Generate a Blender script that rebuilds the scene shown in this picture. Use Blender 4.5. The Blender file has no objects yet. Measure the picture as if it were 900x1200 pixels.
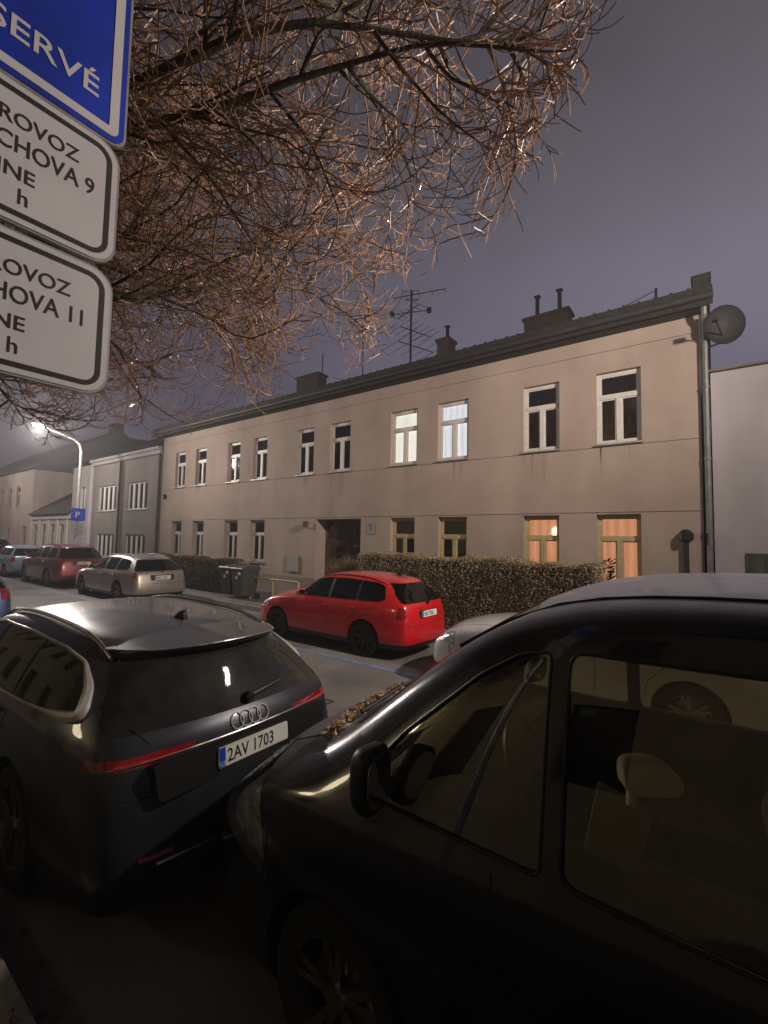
import bpy, bmesh, math, random
from math import sin, cos, pi, radians, sqrt
from mathutils import Vector, Matrix
from mathutils.bvhtree import BVHTree
random.seed(7)
S = bpy.context.scene
COL = S.collection

# ------------------------------------------------------------------ camera
EYE = 2.15
cd = bpy.data.cameras.new('camera'); cam = bpy.data.objects.new('camera', cd); COL.objects.link(cam)
cd.sensor_fit = 'HORIZONTAL'; cd.sensor_width = 36; cd.lens = 520 / 900 * 36
cd.clip_start = .02; cd.clip_end = 3000
_y, _p, _r = radians(53.6), radians(3.5), radians(1.1)
_fh = Vector((-cos(_y), sin(_y), 0)); _rt = Vector((sin(_y), cos(_y), 0)); _up = Vector((0, 0, 1))
_f = _fh * cos(_p) + _up * sin(_p); _u = -_fh * sin(_p) + _up * cos(_p)
_r2 = _rt * cos(_r) + _u * sin(_r); _u2 = -_rt * sin(_r) + _u * cos(_r)
cam.matrix_world = Matrix(((_r2.x, _u2.x, -_f.x, 0), (_r2.y, _u2.y, -_f.y, 0), (_r2.z, _u2.z, -_f.z, EYE), (0, 0, 0, 1)))
S.camera = cam

# ------------------------------------------------------------------ night sky (city glow under cloud), exposure
W = bpy.data.worlds.new('World'); S.world = W; W.use_nodes = True
nt = W.node_tree; nt.nodes.clear()
out = nt.nodes.new('ShaderNodeOutputWorld'); bg = nt.nodes.new('ShaderNodeBackground')
tc = nt.nodes.new('ShaderNodeTexCoord'); sep = nt.nodes.new('ShaderNodeSeparateXYZ')
rmp = nt.nodes.new('ShaderNodeValToRGB')
e = rmp.color_ramp.elements
e[0].position = 0.0; e[0].color = (.086, .070, .094, 1)
e[1].position = 1.0; e[1].color = (.016, .015, .018, 1)
for p_, c_ in ((.25, (.088, .080, .112, 1)), (.45, (.078, .072, .098, 1)), (.62, (.058, .054, .068, 1))):
    n_ = e.new(p_); n_.color = c_
ns = nt.nodes.new('ShaderNodeTexNoise'); ns.inputs['Scale'].default_value = 1.7; ns.inputs['Detail'].default_value = 5
mx = nt.nodes.new('ShaderNodeMix'); mx.data_type = 'RGBA'; mx.blend_type = 'MULTIPLY'; mx.inputs[0].default_value = 1
mr = nt.nodes.new('ShaderNodeMapRange'); mr.inputs[1].default_value = .25; mr.inputs[2].default_value = .75; mr.inputs[3].default_value = .68; mr.inputs[4].default_value = 1.32
# glare of the lamp past the right edge, painted into the sky colour
dt = nt.nodes.new('ShaderNodeVectorMath'); dt.operation = 'DOT_PRODUCT'; dt.inputs[1].default_value = (.10, .84, .53)
gl = nt.nodes.new('ShaderNodeMapRange'); gl.inputs[1].default_value = .35; gl.inputs[2].default_value = 1.0
gl.inputs[3].default_value = 1.0; gl.inputs[4].default_value = 2.3; gl.interpolation_type = 'SMOOTHSTEP'
m2 = nt.nodes.new('ShaderNodeMath'); m2.operation = 'MULTIPLY'
L = nt.links.new
L(tc.outputs['Generated'], sep.inputs[0]); L(sep.outputs[2], rmp.inputs[0]); L(tc.outputs['Generated'], ns.inputs['Vector'])
L(ns.outputs[0], mr.inputs[0]); L(tc.outputs['Generated'], dt.inputs[0]); L(dt.outputs['Value'], gl.inputs[0])
L(mr.outputs[0], m2.inputs[0]); L(gl.outputs[0], m2.inputs[1])
L(rmp.outputs[0], mx.inputs[6]); L(m2.outputs[0], mx.inputs[7]); L(mx.outputs[2], bg.inputs[0])
bg.inputs[1].default_value = .66; L(bg.outputs[0], out.inputs[0])
S.view_settings.view_transform = 'Standard'; S.view_settings.look = 'None'
S.view_settings.exposure = .12; S.view_settings.gamma = 1; S.view_settings.use_curve_mapping = False
S.render.engine = 'CYCLES'; S.cycles.use_denoising = True
S.cycles.max_bounces = 6; S.cycles.transparent_max_bounces = 16; S.cycles.sample_clamp_indirect = 3

# street lamps: the one in view hangs at the far left; the others of the row are just outside the frame
def lamp(name, loc, watt, col, spread=True):
    """street luminaire: throws most of its light along the street (x), little straight down or across"""
    d = bpy.data.lights.new(name, 'POINT'); d.energy = watt; d.color = col; d.shadow_soft_size = .14
    o = bpy.data.objects.new(name, d); COL.objects.link(o); o.location = loc
    d.use_nodes = True; t = d.node_tree; em = t.nodes['Emission']
    c = t.nodes.new('ShaderNodeTexCoord'); sx = t.nodes.new('ShaderNodeSeparateXYZ'); a = t.nodes.new('ShaderNodeMath'); a.operation = 'POWER'; a.inputs[1].default_value = 3.2
    ab = t.nodes.new('ShaderNodeMath'); ab.operation = 'ABSOLUTE'
    m = t.nodes.new('ShaderNodeMath'); m.operation = 'MULTIPLY_ADD'; m.inputs[1].default_value = .94; m.inputs[2].default_value = .06
    t.links.new(c.outputs['Normal'], sx.inputs[0]); t.links.new(sx.outputs[0], ab.inputs[0]); t.links.new(ab.outputs[0], a.inputs[0]); t.links.new(a.outputs[0], m.inputs[0]); t.links.new(m.outputs[0], em.inputs['Strength'])
    return o
WARM = (1, .84, .70)
lamp('street_light', (3.55, 6.45, 6.62), 6000, WARM)
lamp('street_light', (-23.9, 6.5, 6.62), 5600, (1, .89, .79))
lamp('street_light', (-50, 6.4, 6.85), 5000, WARM)

# ------------------------------------------------------------------ materials
MATS = {}
def mat(name, col, rough=.6, metal=0, coat=0, var=.12, scale=6, bump=0, bscale=None, spec=.5, rvar=0, emit=0, col2=None, detail=6, dist=.01, dust=0, dustcol=(.30, .285, .30)):
    if name in MATS: return MATS[name]
    m = bpy.data.materials.new(name); m.use_nodes = True; t = m.node_tree; n = t.nodes; l = t.links.new
    b = n['Principled BSDF']
    b.inputs['Roughness'].default_value = rough; b.inputs['Metallic'].default_value = metal
    b.inputs['Coat Weight'].default_value = coat; b.inputs['Coat Roughness'].default_value = .04
    b.inputs['Specular IOR Level'].default_value = spec
    c = n.new('ShaderNodeTexCoord'); no = n.new('ShaderNodeTexNoise'); no.inputs['Scale'].default_value = scale; no.inputs['Detail'].default_value = detail
    l(c.outputs['Object'], no.inputs['Vector'])
    r = n.new('ShaderNodeValToRGB'); l(no.outputs[0], r.inputs[0])
    k = col2 or tuple(x * (1 + var) for x in col)
    r.color_ramp.elements[0].position = .32; r.color_ramp.elements[0].color = (*[x * (1 - var) for x in col], 1)
    r.color_ramp.elements[1].position = .68; r.color_ramp.elements[1].color = (*k, 1)
    l(r.outputs[0], b.inputs['Base Color'])
    if rvar:
        q = n.new('ShaderNodeMapRange'); q.inputs[3].default_value = max(.02, rough - rvar); q.inputs[4].default_value = rough + rvar
        l(no.outputs[0], q.inputs[0]); l(q.outputs[0], b.inputs['Roughness'])
    if bump:
        n2 = n.new('ShaderNodeTexNoise'); n2.inputs['Scale'].default_value = bscale or scale * 8; n2.inputs['Detail'].default_value = 5
        l(c.outputs['Object'], n2.inputs['Vector'])
        u = n.new('ShaderNodeBump'); u.inputs['Strength'].default_value = bump; u.inputs['Distance'].default_value = dist
        l(n2.outputs[0], u.inputs['Height']); l(u.outputs[0], b.inputs['Normal'])
    if dust:   # road dirt and dried rain settled on the faces that look up
        geo = n.new('ShaderNodeNewGeometry'); sz = n.new('ShaderNodeSeparateXYZ'); l(geo.outputs['Normal'], sz.inputs[0])
        up_ = n.new('ShaderNodeMapRange'); up_.interpolation_type = 'SMOOTHSTEP'; up_.inputs[1].default_value = .55; up_.inputs[2].default_value = .97; up_.inputs[4].default_value = dust; l(sz.outputs[2], up_.inputs[0])
        nd = n.new('ShaderNodeTexNoise'); nd.inputs['Scale'].default_value = 3.1; nd.inputs['Detail'].default_value = 12; nd.inputs['Roughness'].default_value = .68; l(c.outputs['Object'], nd.inputs[0])
        nm = n.new('ShaderNodeMapRange'); nm.inputs[1].default_value = .3; nm.inputs[2].default_value = .7; nm.inputs[3].default_value = .55; nm.inputs[4].default_value = 1.15; l(nd.outputs[0], nm.inputs[0])
        fm = n.new('ShaderNodeMath'); fm.operation = 'MULTIPLY'; fm.use_clamp = True; l(up_.outputs[0], fm.inputs[0]); l(nm.outputs[0], fm.inputs[1])
        df = n.new('ShaderNodeBsdfDiffuse'); df.inputs[0].default_value = (*dustcol, 1); ms = n.new('ShaderNodeMixShader'); l(fm.outputs[0], ms.inputs[0]); l(b.outputs[0], ms.inputs[1]); l(df.outputs[0], ms.inputs[2])
        l(ms.outputs[0], n['Material Output'].inputs[0])
    if emit:
        l(r.outputs[0], b.inputs['Emission Color']); b.inputs['Emission Strength'].default_value = emit
    MATS[name] = m; return m

def glass(name, tint, gloss=.1, rough=.02, dust=0):
    m = bpy.data.materials.new(name); m.use_nodes = True; t = m.node_tree; n = t.nodes; n.clear(); l = t.links.new
    o = n.new('ShaderNodeOutputMaterial'); mixs = n.new('ShaderNodeMixShader'); tr = n.new('ShaderNodeBsdfTransparent'); g = n.new('ShaderNodeBsdfGlossy')
    fr = n.new('ShaderNodeFresnel'); fr.inputs[0].default_value = 1.5
    a = n.new('ShaderNodeMath'); a.operation = 'ADD'; a.inputs[1].default_value = gloss - .04; a.use_clamp = True
    c = n.new('ShaderNodeTexCoord'); no = n.new('ShaderNodeTexNoise'); no.inputs['Scale'].default_value = 9; no.inputs['Detail'].default_value = 6
    l(c.outputs['Object'], no.inputs['Vector'])
    q = n.new('ShaderNodeMapRange'); q.inputs[3].default_value = rough * .5; q.inputs[4].default_value = rough * 3
    l(no.outputs[0], q.inputs[0]); l(q.outputs[0], g.inputs['Roughness'])
    tr.inputs[0].default_value = (*tint, 1); l(fr.outputs[0], a.inputs[0]); l(a.outputs[0], mixs.inputs[0])
    l(tr.outputs[0], mixs.inputs[1]); l(g.outputs[0], mixs.inputs[2]); 
    if dust:
        df = n.new('ShaderNodeBsdfDiffuse'); df.inputs[0].default_value = (.26, .25, .21, 1); d2 = n.new('ShaderNodeMixShader')
        n3 = n.new('ShaderNodeTexNoise'); n3.inputs['Scale'].default_value = 2.3; n3.inputs['Detail'].default_value = 10; n3.inputs['Roughness'].default_value = .65; l(c.outputs['Object'], n3.inputs[0])
        q3 = n.new('ShaderNodeMapRange'); q3.inputs[1].default_value = .35; q3.inputs[2].default_value = .7; q3.inputs[3].default_value = dust * .4; q3.inputs[4].default_value = dust * 1.5; l(n3.outputs[0], q3.inputs[0])
        l(q3.outputs[0], d2.inputs[0]); l(mixs.outputs[0], d2.inputs[1]); l(df.outputs[0], d2.inputs[2]); l(d2.outputs[0], o.inputs[0])
    else: l(mixs.outputs[0], o.inputs[0])
    return m

def plaster(name, c1, c2, bscale=60, stain=.12):
    """old render: broad mottling, vertical rain streaks, grain"""
    m = bpy.data.materials.new(name); m.use_nodes = True; t = m.node_tree; n = t.nodes; l = t.links.new
    b = n['Principled BSDF']; b.inputs['Roughness'].default_value = .92; b.inputs['Specular IOR Level'].default_value = .2
    c = n.new('ShaderNodeTexCoord')
    a = n.new('ShaderNodeTexNoise'); a.inputs['Scale'].default_value = .55; a.inputs['Detail'].default_value = 9; a.inputs['Roughness'].default_value = .62
    mp = n.new('ShaderNodeMapping'); mp.inputs['Scale'].default_value = (1.1, 1.1, .16)
    s = n.new('ShaderNodeTexNoise'); s.inputs['Scale'].default_value = 1; s.inputs['Detail'].default_value = 6
    l(c.outputs['Object'], a.inputs[0]); l(c.outputs['Object'], mp.inputs[0]); l(mp.outputs[0], s.inputs[0])
    r = n.new('ShaderNodeValToRGB'); l(a.outputs[0], r.inputs[0])
    r.color_ramp.elements[0].position = .35; r.color_ramp.elements[0].color = (*c2, 1)
    r.color_ramp.elements[1].position = .65; r.color_ramp.elements[1].color = (*c1, 1)
    r2 = n.new('ShaderNodeMapRange'); r2.inputs[1].default_value = .35; r2.inputs[2].default_value = .7; r2.inputs[3].default_value = 1.06; r2.inputs[4].default_value = 1 - stain
    l(s.outputs[0], r2.inputs[0])
    x = n.new('ShaderNodeMix'); x.data_type = 'RGBA'; x.blend_type = 'MULTIPLY'; x.inputs[0].default_value = 1
    l(r.outputs[0], x.inputs[6]); l(r2.outputs[0], x.inputs[7]); l(x.outputs[2], b.inputs['Base Color'])
    g = n.new('ShaderNodeTexNoise'); g.inputs['Scale'].default_value = bscale; g.inputs['Detail'].default_value = 4; l(c.outputs['Object'], g.inputs[0])
    u = n.new('ShaderNodeBump'); u.inputs['Strength'].default_value = .35; u.inputs['Distance'].default_value = .01
    l(g.outputs[0], u.inputs['Height']); l(u.outputs[0], b.inputs['Normal'])
    return m

def curtain(name, c1, c2, emit, scale=9, axis=0):
    m = bpy.data.materials.new(name); m.use_nodes = True; t = m.node_tree; n = t.nodes; l = t.links.new
    b = n['Principled BSDF']; b.inputs['Roughness'].default_value = .9
    c = n.new('ShaderNodeTexCoord'); w = n.new('ShaderNodeTexWave'); w.bands_direction = 'X' if axis == 0 else 'Z'
    w.inputs['Scale'].default_value = scale; w.inputs['Distortion'].default_value = 3; w.inputs['Detail'].default_value = 2; w.inputs['Detail Scale'].default_value = .6
    l(c.outputs['Object'], w.inputs[0]); r = n.new('ShaderNodeValToRGB'); l(w.outputs[1], r.inputs[0])
    r.color_ramp.elements[0].color = (*c1, 1); r.color_ramp.elements[1].color = (*c2, 1)
    l(r.outputs[0], b.inputs['Base Color'])
    if emit: l(r.outputs[0], b.inputs['Emission Color']); b.inputs['Emission Strength'].default_value = emit
    return m

# ------------------------------------------------------------------ mesh helpers
class MB:
    def __init__(s): s.v = []; s.f = []
    def add(s, vs, fs):
        k = len(s.v); s.v += [tuple(v) for v in vs]; s.f += [tuple(i + k for i in f) for f in fs]
    def box(s, x0, x1, y0, y1, z0, z1):
        s.add([(x0, y0, z0), (x1, y0, z0), (x1, y1, z0), (x0, y1, z0), (x0, y0, z1), (x1, y0, z1), (x1, y1, z1), (x0, y1, z1)],
              [(3, 2, 1, 0), (4, 5, 6, 7), (0, 1, 5, 4), (1, 2, 6, 5), (2, 3, 7, 6), (3, 0, 4, 7)]); return s
    def quad(s, a, b, c, d): s.add([a, b, c, d], [(0, 1, 2, 3)]); return s
    def tube(s, pts, rad, n=6, cap=True):
        P = [Vector(p) for p in pts]; R = rad if isinstance(rad, (list, tuple)) else [rad] * len(P)
        t = (P[1] - P[0]).normalized(); up = Vector((0, 0, 1)) if abs(t.z) < .9 else Vector((1, 0, 0))
        u = t.cross(up).normalized(); vs = []
        for i, p in enumerate(P):
            t = (P[min(i + 1, len(P) - 1)] - P[max(i - 1, 0)])
            if t.length < 1e-9: t = Vector((0, 0, 1))
            t.normalize(); u = (u - t * u.dot(t))
            if u.length < 1e-6: u = t.orthogonal()
            u.normalize(); w = t.cross(u)
            for k in range(n):
                a = 2 * pi * k / n; vs.append(p + (u * cos(a) + w * sin(a)) * R[i])
        fs = [(i * n + k, i * n + (k + 1) % n, (i + 1) * n + (k + 1) % n, (i + 1) * n + k) for i in range(len(P) - 1) for k in range(n)]
        if cap: fs += [tuple(range(n))[::-1], tuple((len(P) - 1) * n + k for k in range(n))]
        s.add(vs, fs); return s
    def lathe(s, prof, c=(0, 0, 0), axis='z', n=24):
        vs = []
        for r, h in prof:
            for k in range(n):
                a = 2 * pi * k / n
                q = (r * cos(a), r * sin(a), h) if axis == 'z' else (r * cos(a), h, r * sin(a)) if axis == 'y' else (h, r * cos(a), r * sin(a))
                vs.append((q[0] + c[0], q[1] + c[1], q[2] + c[2]))
        fs = [(i * n + k, i * n + (k + 1) % n, (i + 1) * n + (k + 1) % n, (i + 1) * n + k) for i in range(len(prof) - 1) for k in range(n)]
        s.add(vs, fs); return s
    def prism(s, poly, d0, d1, axis='x'):
        """poly of 2D points extruded along axis between d0 and d1"""
        n = len(poly)
        g = (lambda a, b, d: (d, a, b)) if axis == 'x' else (lambda a, b, d: (a, d, b)) if axis == 'y' else (lambda a, b, d: (a, b, d))
        vs = [g(a, b, d0) for a, b in poly] + [g(a, b, d1) for a, b in poly]
        s.add(vs, [tuple(range(n))[::-1], tuple(range(n, 2 * n))] + [(i, (i + 1) % n, n + (i + 1) % n, n + i) for i in range(n)]); return s
    def build(s, name, m, parent=None, smooth=False, bevel=0, loc=None):
        me = bpy.data.meshes.new(name); me.from_pydata(s.v, [], s.f); me.update()
        if bevel or True:
            bm = bmesh.new(); bm.from_mesh(me); bmesh.ops.recalc_face_normals(bm, faces=bm.faces) if len(s.f) < 60000 else None
            if bevel:
                bmesh.ops.bevel(bm, geom=list(bm.edges), offset=bevel, segments=2, affect='EDGES', profile=.7, clamp_overlap=True)
            bm.to_mesh(me); bm.free()
        me.materials.append(m)
        if smooth:
            me.shade_smooth(); me.set_sharp_from_angle(angle=radians(38))
        o = bpy.data.objects.new(name, me); COL.objects.link(o)
        if parent: o.parent = parent
        if loc: o.location = loc
        return o

def rounded(w, h, r, n=6, cx=0, cy=0):
    pts = []
    for (sx, sy, a0) in ((1, 1, 0), (-1, 1, 90), (-1, -1, 180), (1, -1, 270)):
        for k in range(n + 1):
            a = radians(a0 + 90 * k / n); pts.append((cx + sx * (w / 2 - r) + r * cos(a), cy + sy * (h / 2 - r) + r * sin(a)))
    return pts

def thing(name, label, cat, loc=(0, 0, 0), group=None, kind=None):
    o = bpy.data.objects.new(name, None); o.empty_display_size = .2; COL.objects.link(o); o.location = loc
    return tag(o, label, cat, group, kind)
def tag(o, label=None, cat=None, group=None, kind=None):
    if label: o['label'] = label
    if cat: o['category'] = cat
    if group: o['group'] = group
    if kind: o['kind'] = kind
    return o
def struct(o): o['kind'] = 'structure'; return o

def text_mesh(name, txt, size, m, parent, origin, right, up, align='LEFT', depth=.0015, bold=0, sx=1):
    cu = bpy.data.curves.new(name, 'FONT'); cu.body = txt; cu.size = size; cu.align_x = align; cu.extrude = depth; cu.offset = bold; cu.resolution_u = 3
    o = bpy.data.objects.new(name, cu); COL.objects.link(o)
    dg = bpy.context.evaluated_depsgraph_get(); me = bpy.data.meshes.new_from_object(o.evaluated_get(dg)); bpy.data.objects.remove(o)
    r = Vector(right).normalized(); u = Vector(up).normalized(); n = r.cross(u)
    M = Matrix(((r.x * sx, u.x, n.x, origin[0]), (r.y * sx, u.y, n.y, origin[1]), (r.z * sx, u.z, n.z, origin[2]), (0, 0, 0, 1)))
    me.transform(M); me.materials.clear(); me.materials.append(m)
    q = bpy.data.objects.new(name, me); COL.objects.link(q); q.parent = parent; return q

# common materials
M_BLACKPL = mat('black_plastic', (.012, .012, .012), .45, var=.3, scale=30)
M_RUBBER = mat('rubber', (.012, .012, .012), .85, var=.3, scale=20, bump=.2)
M_CHROME = mat('brushed_chrome', (.55, .55, .56), .22, metal=1, var=.1, scale=14, rvar=.1)
M_RIM = mat('alloy', (.32, .31, .30), .35, metal=1, var=.2, scale=20, rvar=.1)
M_RIMDARK = mat('dark_steel_rim', (.03, .03, .03), .5, metal=.6, var=.3, scale=20)
M_REDLENS = mat('red_lens', (.26, .008, .010), .12, coat=1, var=.25, scale=40)
M_CLEARLENS = mat('clear_lens', (.50, .50, .52), .16, metal=.5, coat=1, var=.75, scale=17, rvar=.1, bump=.6, bscale=30, dist=.02)
M_SATIN = mat('satin_chrome', (.62, .61, .60), .38, metal=.45, var=.08, scale=14)
M_LENSG = glass('lens_glass', (.92, .93, .95), .10, .01)
M_ORANGE = mat('orange_lens', (.55, .16, .02), .15, coat=1, var=.2, scale=40)
M_PLATE = mat('plate_white', (.72, .73, .70), .35, var=.06, scale=10)
M_BLUE = mat('plate_blue', (.01, .07, .42), .35, var=.08, scale=10)
M_INK = mat('black_ink', (.012, .012, .014), .45, var=.2, scale=20)
M_CLOTH = mat('seat_cloth', (.07, .066, .055), .95, var=.25, scale=30, bump=.3)
M_UNDER = mat('underbody', (.008, .008, .008), .9, var=.3)
M_GLASS = glass('car_glass', (.26, .30, .25), .07, .02)
M_GLASSDARK = glass('privacy_glass', (.05, .055, .05), .08, .04)
M_STEELGREY = mat('galvanised_steel', (.30, .31, .32), .42, metal=.8, var=.25, scale=12, rvar=.12)

# ------------------------------------------------------------------ ground
def sheet(name, x0, x1, y0, y1, z, m, sub=1):
    b = MB(); b.quad((x0, y0, z), (x1, y0, z), (x1, y1, z), (x0, y1, z)); return struct(b.build(name, m))
M_ASPH = mat('asphalt', (.17, .163, .158), .82, var=.38, scale=.8, bump=.6, bscale=90, rvar=.12, detail=10)
M_GRND = mat('earth', (.035, .032, .024), .95, var=.35, scale=3, bump=.5)
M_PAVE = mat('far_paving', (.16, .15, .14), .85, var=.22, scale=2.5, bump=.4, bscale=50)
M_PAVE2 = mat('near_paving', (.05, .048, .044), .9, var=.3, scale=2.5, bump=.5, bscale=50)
M_KERB = mat('kerb_stone', (.24, .225, .21), .8, var=.2, scale=5, bump=.4)
sheet('ground', -400, 400, -300, 300, -.02, M_GRND)
sheet('road', -260, 160, .75, 8.25, .0, M_ASPH)
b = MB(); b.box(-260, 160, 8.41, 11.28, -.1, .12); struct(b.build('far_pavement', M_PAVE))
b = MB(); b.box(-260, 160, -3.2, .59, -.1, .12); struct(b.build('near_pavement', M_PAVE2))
for nm, ya, yb in (('far_kerb', 8.25, 8.41), ('near_kerb', .59, .75)):
    b = MB(); x = -80
    while x < 40:
        b.box(x, x + .99, ya, yb, -.1, .124); x += 1
    struct(b.build(nm, M_KERB))
b = MB(); b.prism([(-11.5, 3.45), (-4.1, 3.5), (-4.05, 4.45), (-11.6, 4.35)], .0015, .004, 'z'); struct(b.build('asphalt_patch', mat('patched_asphalt', (.115, .11, .108), .88, var=.3, scale=3, bump=.5, bscale=70)))
b = MB(); b.tube([(-11.5, 3.45, .001), (-8, 3.46, .001), (-4.1, 3.5, .001), (-4.05, 4.45, .001), (-8, 4.42, .001), (-11.6, 4.35, .001)], .012, 5); struct(b.build('tar_joint', M_RUBBER))
M_LINE = mat('blue_zone_paint', (.16, .24, .42), .7, var=.25, scale=7, detail=10)
b = MB(); b.box(-60, 20, 6.02, 6.13, .001, .004); struct(b.build('blue_parking_line', M_LINE))

# thin haze volume, added to give the lamps their bloom
HAZE = .0028
if HAZE:
    b = MB(); b.box(-405, 405, -305, 305, -1.2, 16.5)
    hm = bpy.data.materials.new('night_haze'); hm.use_nodes = True; hn = hm.node_tree; hn.nodes.clear()
    ho = hn.nodes.new('ShaderNodeOutputMaterial'); hv_ = hn.nodes.new('ShaderNodeVolumePrincipled'); hv_.inputs['Color'].default_value = (.88, .88, .95, 1); hv_.inputs['Density'].default_value = HAZE; hv_.inputs['Anisotropy'].default_value = .35
    hn.links.new(hv_.outputs[0], ho.inputs['Volume']); tag(b.build('haze', hm), kind='stuff')
# ------------------------------------------------------------------ the long two-storey house
Z0 = .15   # everything on the facade was measured for an eye 2.0 m up
FY = 11.3
M_FAC = plaster('beige_render', (.42, .342, .30), (.345, .278, .242))
M_GREYR = plaster('grey_render', (.31, .28, .27), (.26, .235, .225))
M_LILAC = plaster('pale_render', (.47, .445, .475), (.41, .385, .41))
M_ROOF = mat('old_roofing', (.014, .013, .014), .9, var=.4, scale=8, bump=.6, bscale=18, dist=.04)
M_FASCIA = mat('dark_fascia', (.022, .020, .019), .7, var=.3, scale=5)
M_WHITE = mat('white_window_paint', (.62, .60, .57), .5, var=.1, scale=12)
M_CREAM = mat('cream_window_paint', (.50, .42, .23), .5, var=.12, scale=12)
M_GREYW = mat('grey_window_paint', (.30, .29, .30), .5, var=.1, scale=12)
M_BRICK = mat('chimney_brick', (.045, .030, .027), .9, var=.4, scale=9, bump=.5, bscale=25)
M_DARKP = mat('dark_pane', (.012, .014, .014), .06, var=.4, scale=3, rvar=.04, spec=.8)
M_LIT_WARM = curtain('lit_room_warm', (.92, .84, .70), (.98, .93, .84), 1.25, .7)
M_LIT_COOL = curtain('lit_blind', (.78, .75, .80), (.93, .91, .96), 1.15, 1.6)
M_LIT_ORANGE = curtain('lit_orange_curtain', (.68, .28, .14), (.82, .38, .21), 1.0, 1.6)
M_BLIND = mat('grey_blind', (.10, .085, .08), .6, var=.2, scale=9)
M_LACE = curtain('lace_curtain', (.12, .11, .10), (.26, .25, .25), 0, 18)
M_LEAF_D = mat('plant_leaves', (.02, .03, .015), .6, var=.3)
M_DOORW = mat('brown_door_wood', (.10, .055, .022), .55, var=.35, scale=7, bump=.3)

def facade(name, x0, x1, y, z0, z1, holes, m, parent, depth=.24, back=.5):
    """front wall with real openings; holes = (xa, xb, za, zb, depth)"""
    xs = sorted({x0, x1, *[h[0] for h in holes], *[h[1] for h in holes]}); zs = sorted({z0, z1, *[h[2] for h in holes], *[h[3] for h in holes]})
    b = MB()
    for i in range(len(xs) - 1):
        for j in range(len(zs) - 1):
            cx = (xs[i] + xs[i + 1]) / 2; cz = (zs[j] + zs[j + 1]) / 2
            if any(h[0] < cx < h[1] and h[2] < cz < h[3] for h in holes): continue
            b.quad((xs[i], y, zs[j]), (xs[i + 1], y, zs[j]), (xs[i + 1], y, zs[j + 1]), (xs[i], y, zs[j + 1]))
    for h in holes:
        a, c, d, f = h[:4]; D = h[4] if len(h) > 4 else depth
        for q in (((a, y, d), (a, y + D, d), (a, y + D, f), (a, y, f)), ((c, y, d), (c, y, f), (c, y + D, f), (c, y + D, d)),
                  ((a, y, d), (c, y, d), (c, y + D, d), (a, y + D, d)), ((a, y, f), (a, y + D, f), (c, y + D, f), (c, y, f))): b.quad(*q)
    # the rest of the block
    b.quad((x0, y, z0), (x0, y, z1), (x0, y + back, z1), (x0, y + back, z0)); b.quad((x1, y, z0), (x1, y + back, z0), (x1, y + back, z1), (x1, y, z1))
    b.quad((x0, y + back, z0), (x0, y + back, z1), (x1, y + back, z1), (x1, y + back, z0))
    me = bpy.data.meshes.new(name); me.from_pydata(b.v, [], b.f); me.materials.append(m)
    o = bpy.data.objects.new(name, me); COL.objects.link(o); o.parent = parent; return o

def window(x0, x1, z0, z1, y, parent, mf, style='T', lit=None, label=None, inset=.10, cols=2):
    """frame (the part) with panes and sill as sub-parts"""
    f = MB(); w = .075; t = .06; yo = y + inset
    f.box(x0, x0 + w, yo, yo + t, z0, z1); f.box(x1 - w, x1, yo, yo + t, z0, z1)
    f.box(x0 + w, x1 - w, yo, yo + t, z1 - w, z1); f.box(x0 + w, x1 - w, yo, yo + t, z0, z0 + w)
    if style == 'T':
        zt = z0 + (z1 - z0) * .66; f.box(x0 + w, x1 - w, yo - .012, yo + t - .004, zt - .045, zt + .045)
        xm = (x0 + x1) / 2; f.box(xm - .055, xm + .055, yo - .008, yo + t - .002, z0 + w, zt - .045)
        for (a, c, d, e_) in ((x0 + w, xm - .055, z0 + w, zt - .045), (xm + .055, x1 - w, z0 + w, zt - .045), (x0 + w, x1 - w, zt + .045, z1 - w)):
            k = .03  # inner sash
            f.box(a, a + k, yo + .012, yo + t - .008, d, e_); f.box(c - k, c, yo + .012, yo + t - .008, d, e_)
            f.box(a + k, c - k, yo + .012, yo + t - .008, d, d + k); f.box(a + k, c - k, yo + .012, yo + t - .008, e_ - k, e_)
    elif style == 'I':
        for k in range(1, cols):
            xm = x0 + (x1 - x0) * k / cols; f.box(xm - .09, xm + .09, yo - .01, yo + t - .003, z0 + w, z1 - w)
    fr = f.build('window', mf, parent)
    if label: fr['label'] = label
    p = MB(); p.box(x0 + w, x1 - w, yo + .03, yo + .036, z0 + w, z1 - w); p.build('pane', M_PANE, fr)
    c = MB(); c.box(x0 + .01, x1 - .01, yo + .10, yo + .11, z0 + .01, z1 - .01)
    c.build('curtain' if lit not in (None, M_BLIND) else ('blind' if lit is M_BLIND else 'room_behind'), lit or M_DARKP, fr)
    s = MB(); s.box(x0 - .04, x1 + .04, y - .07, y + inset, z0 - .04, z0 - .002); s.build('sill', mf if mf is M_CREAM else M_SILL, fr)
    return fr
M_SILL = mat('tin_sill', (.34, .32, .30), .5, metal=.3, var=.2)
M_PANE = glass('window_pane', (.82, .84, .84), .10, .02)

house = thing('apartment_house', 'long two-storey beige rendered house with dark roof and paired tall windows above the hedge', 'house', (-11, FY, 0))
def local(o, root):   # geometry is written in world coordinates; keep it there under a root that stands at the thing's base
    o.matrix_parent_inverse = Matrix.Translation(-Vector(root.location))
def adopt(root):
    for c_ in root.children:
        local(c_, root)

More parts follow.
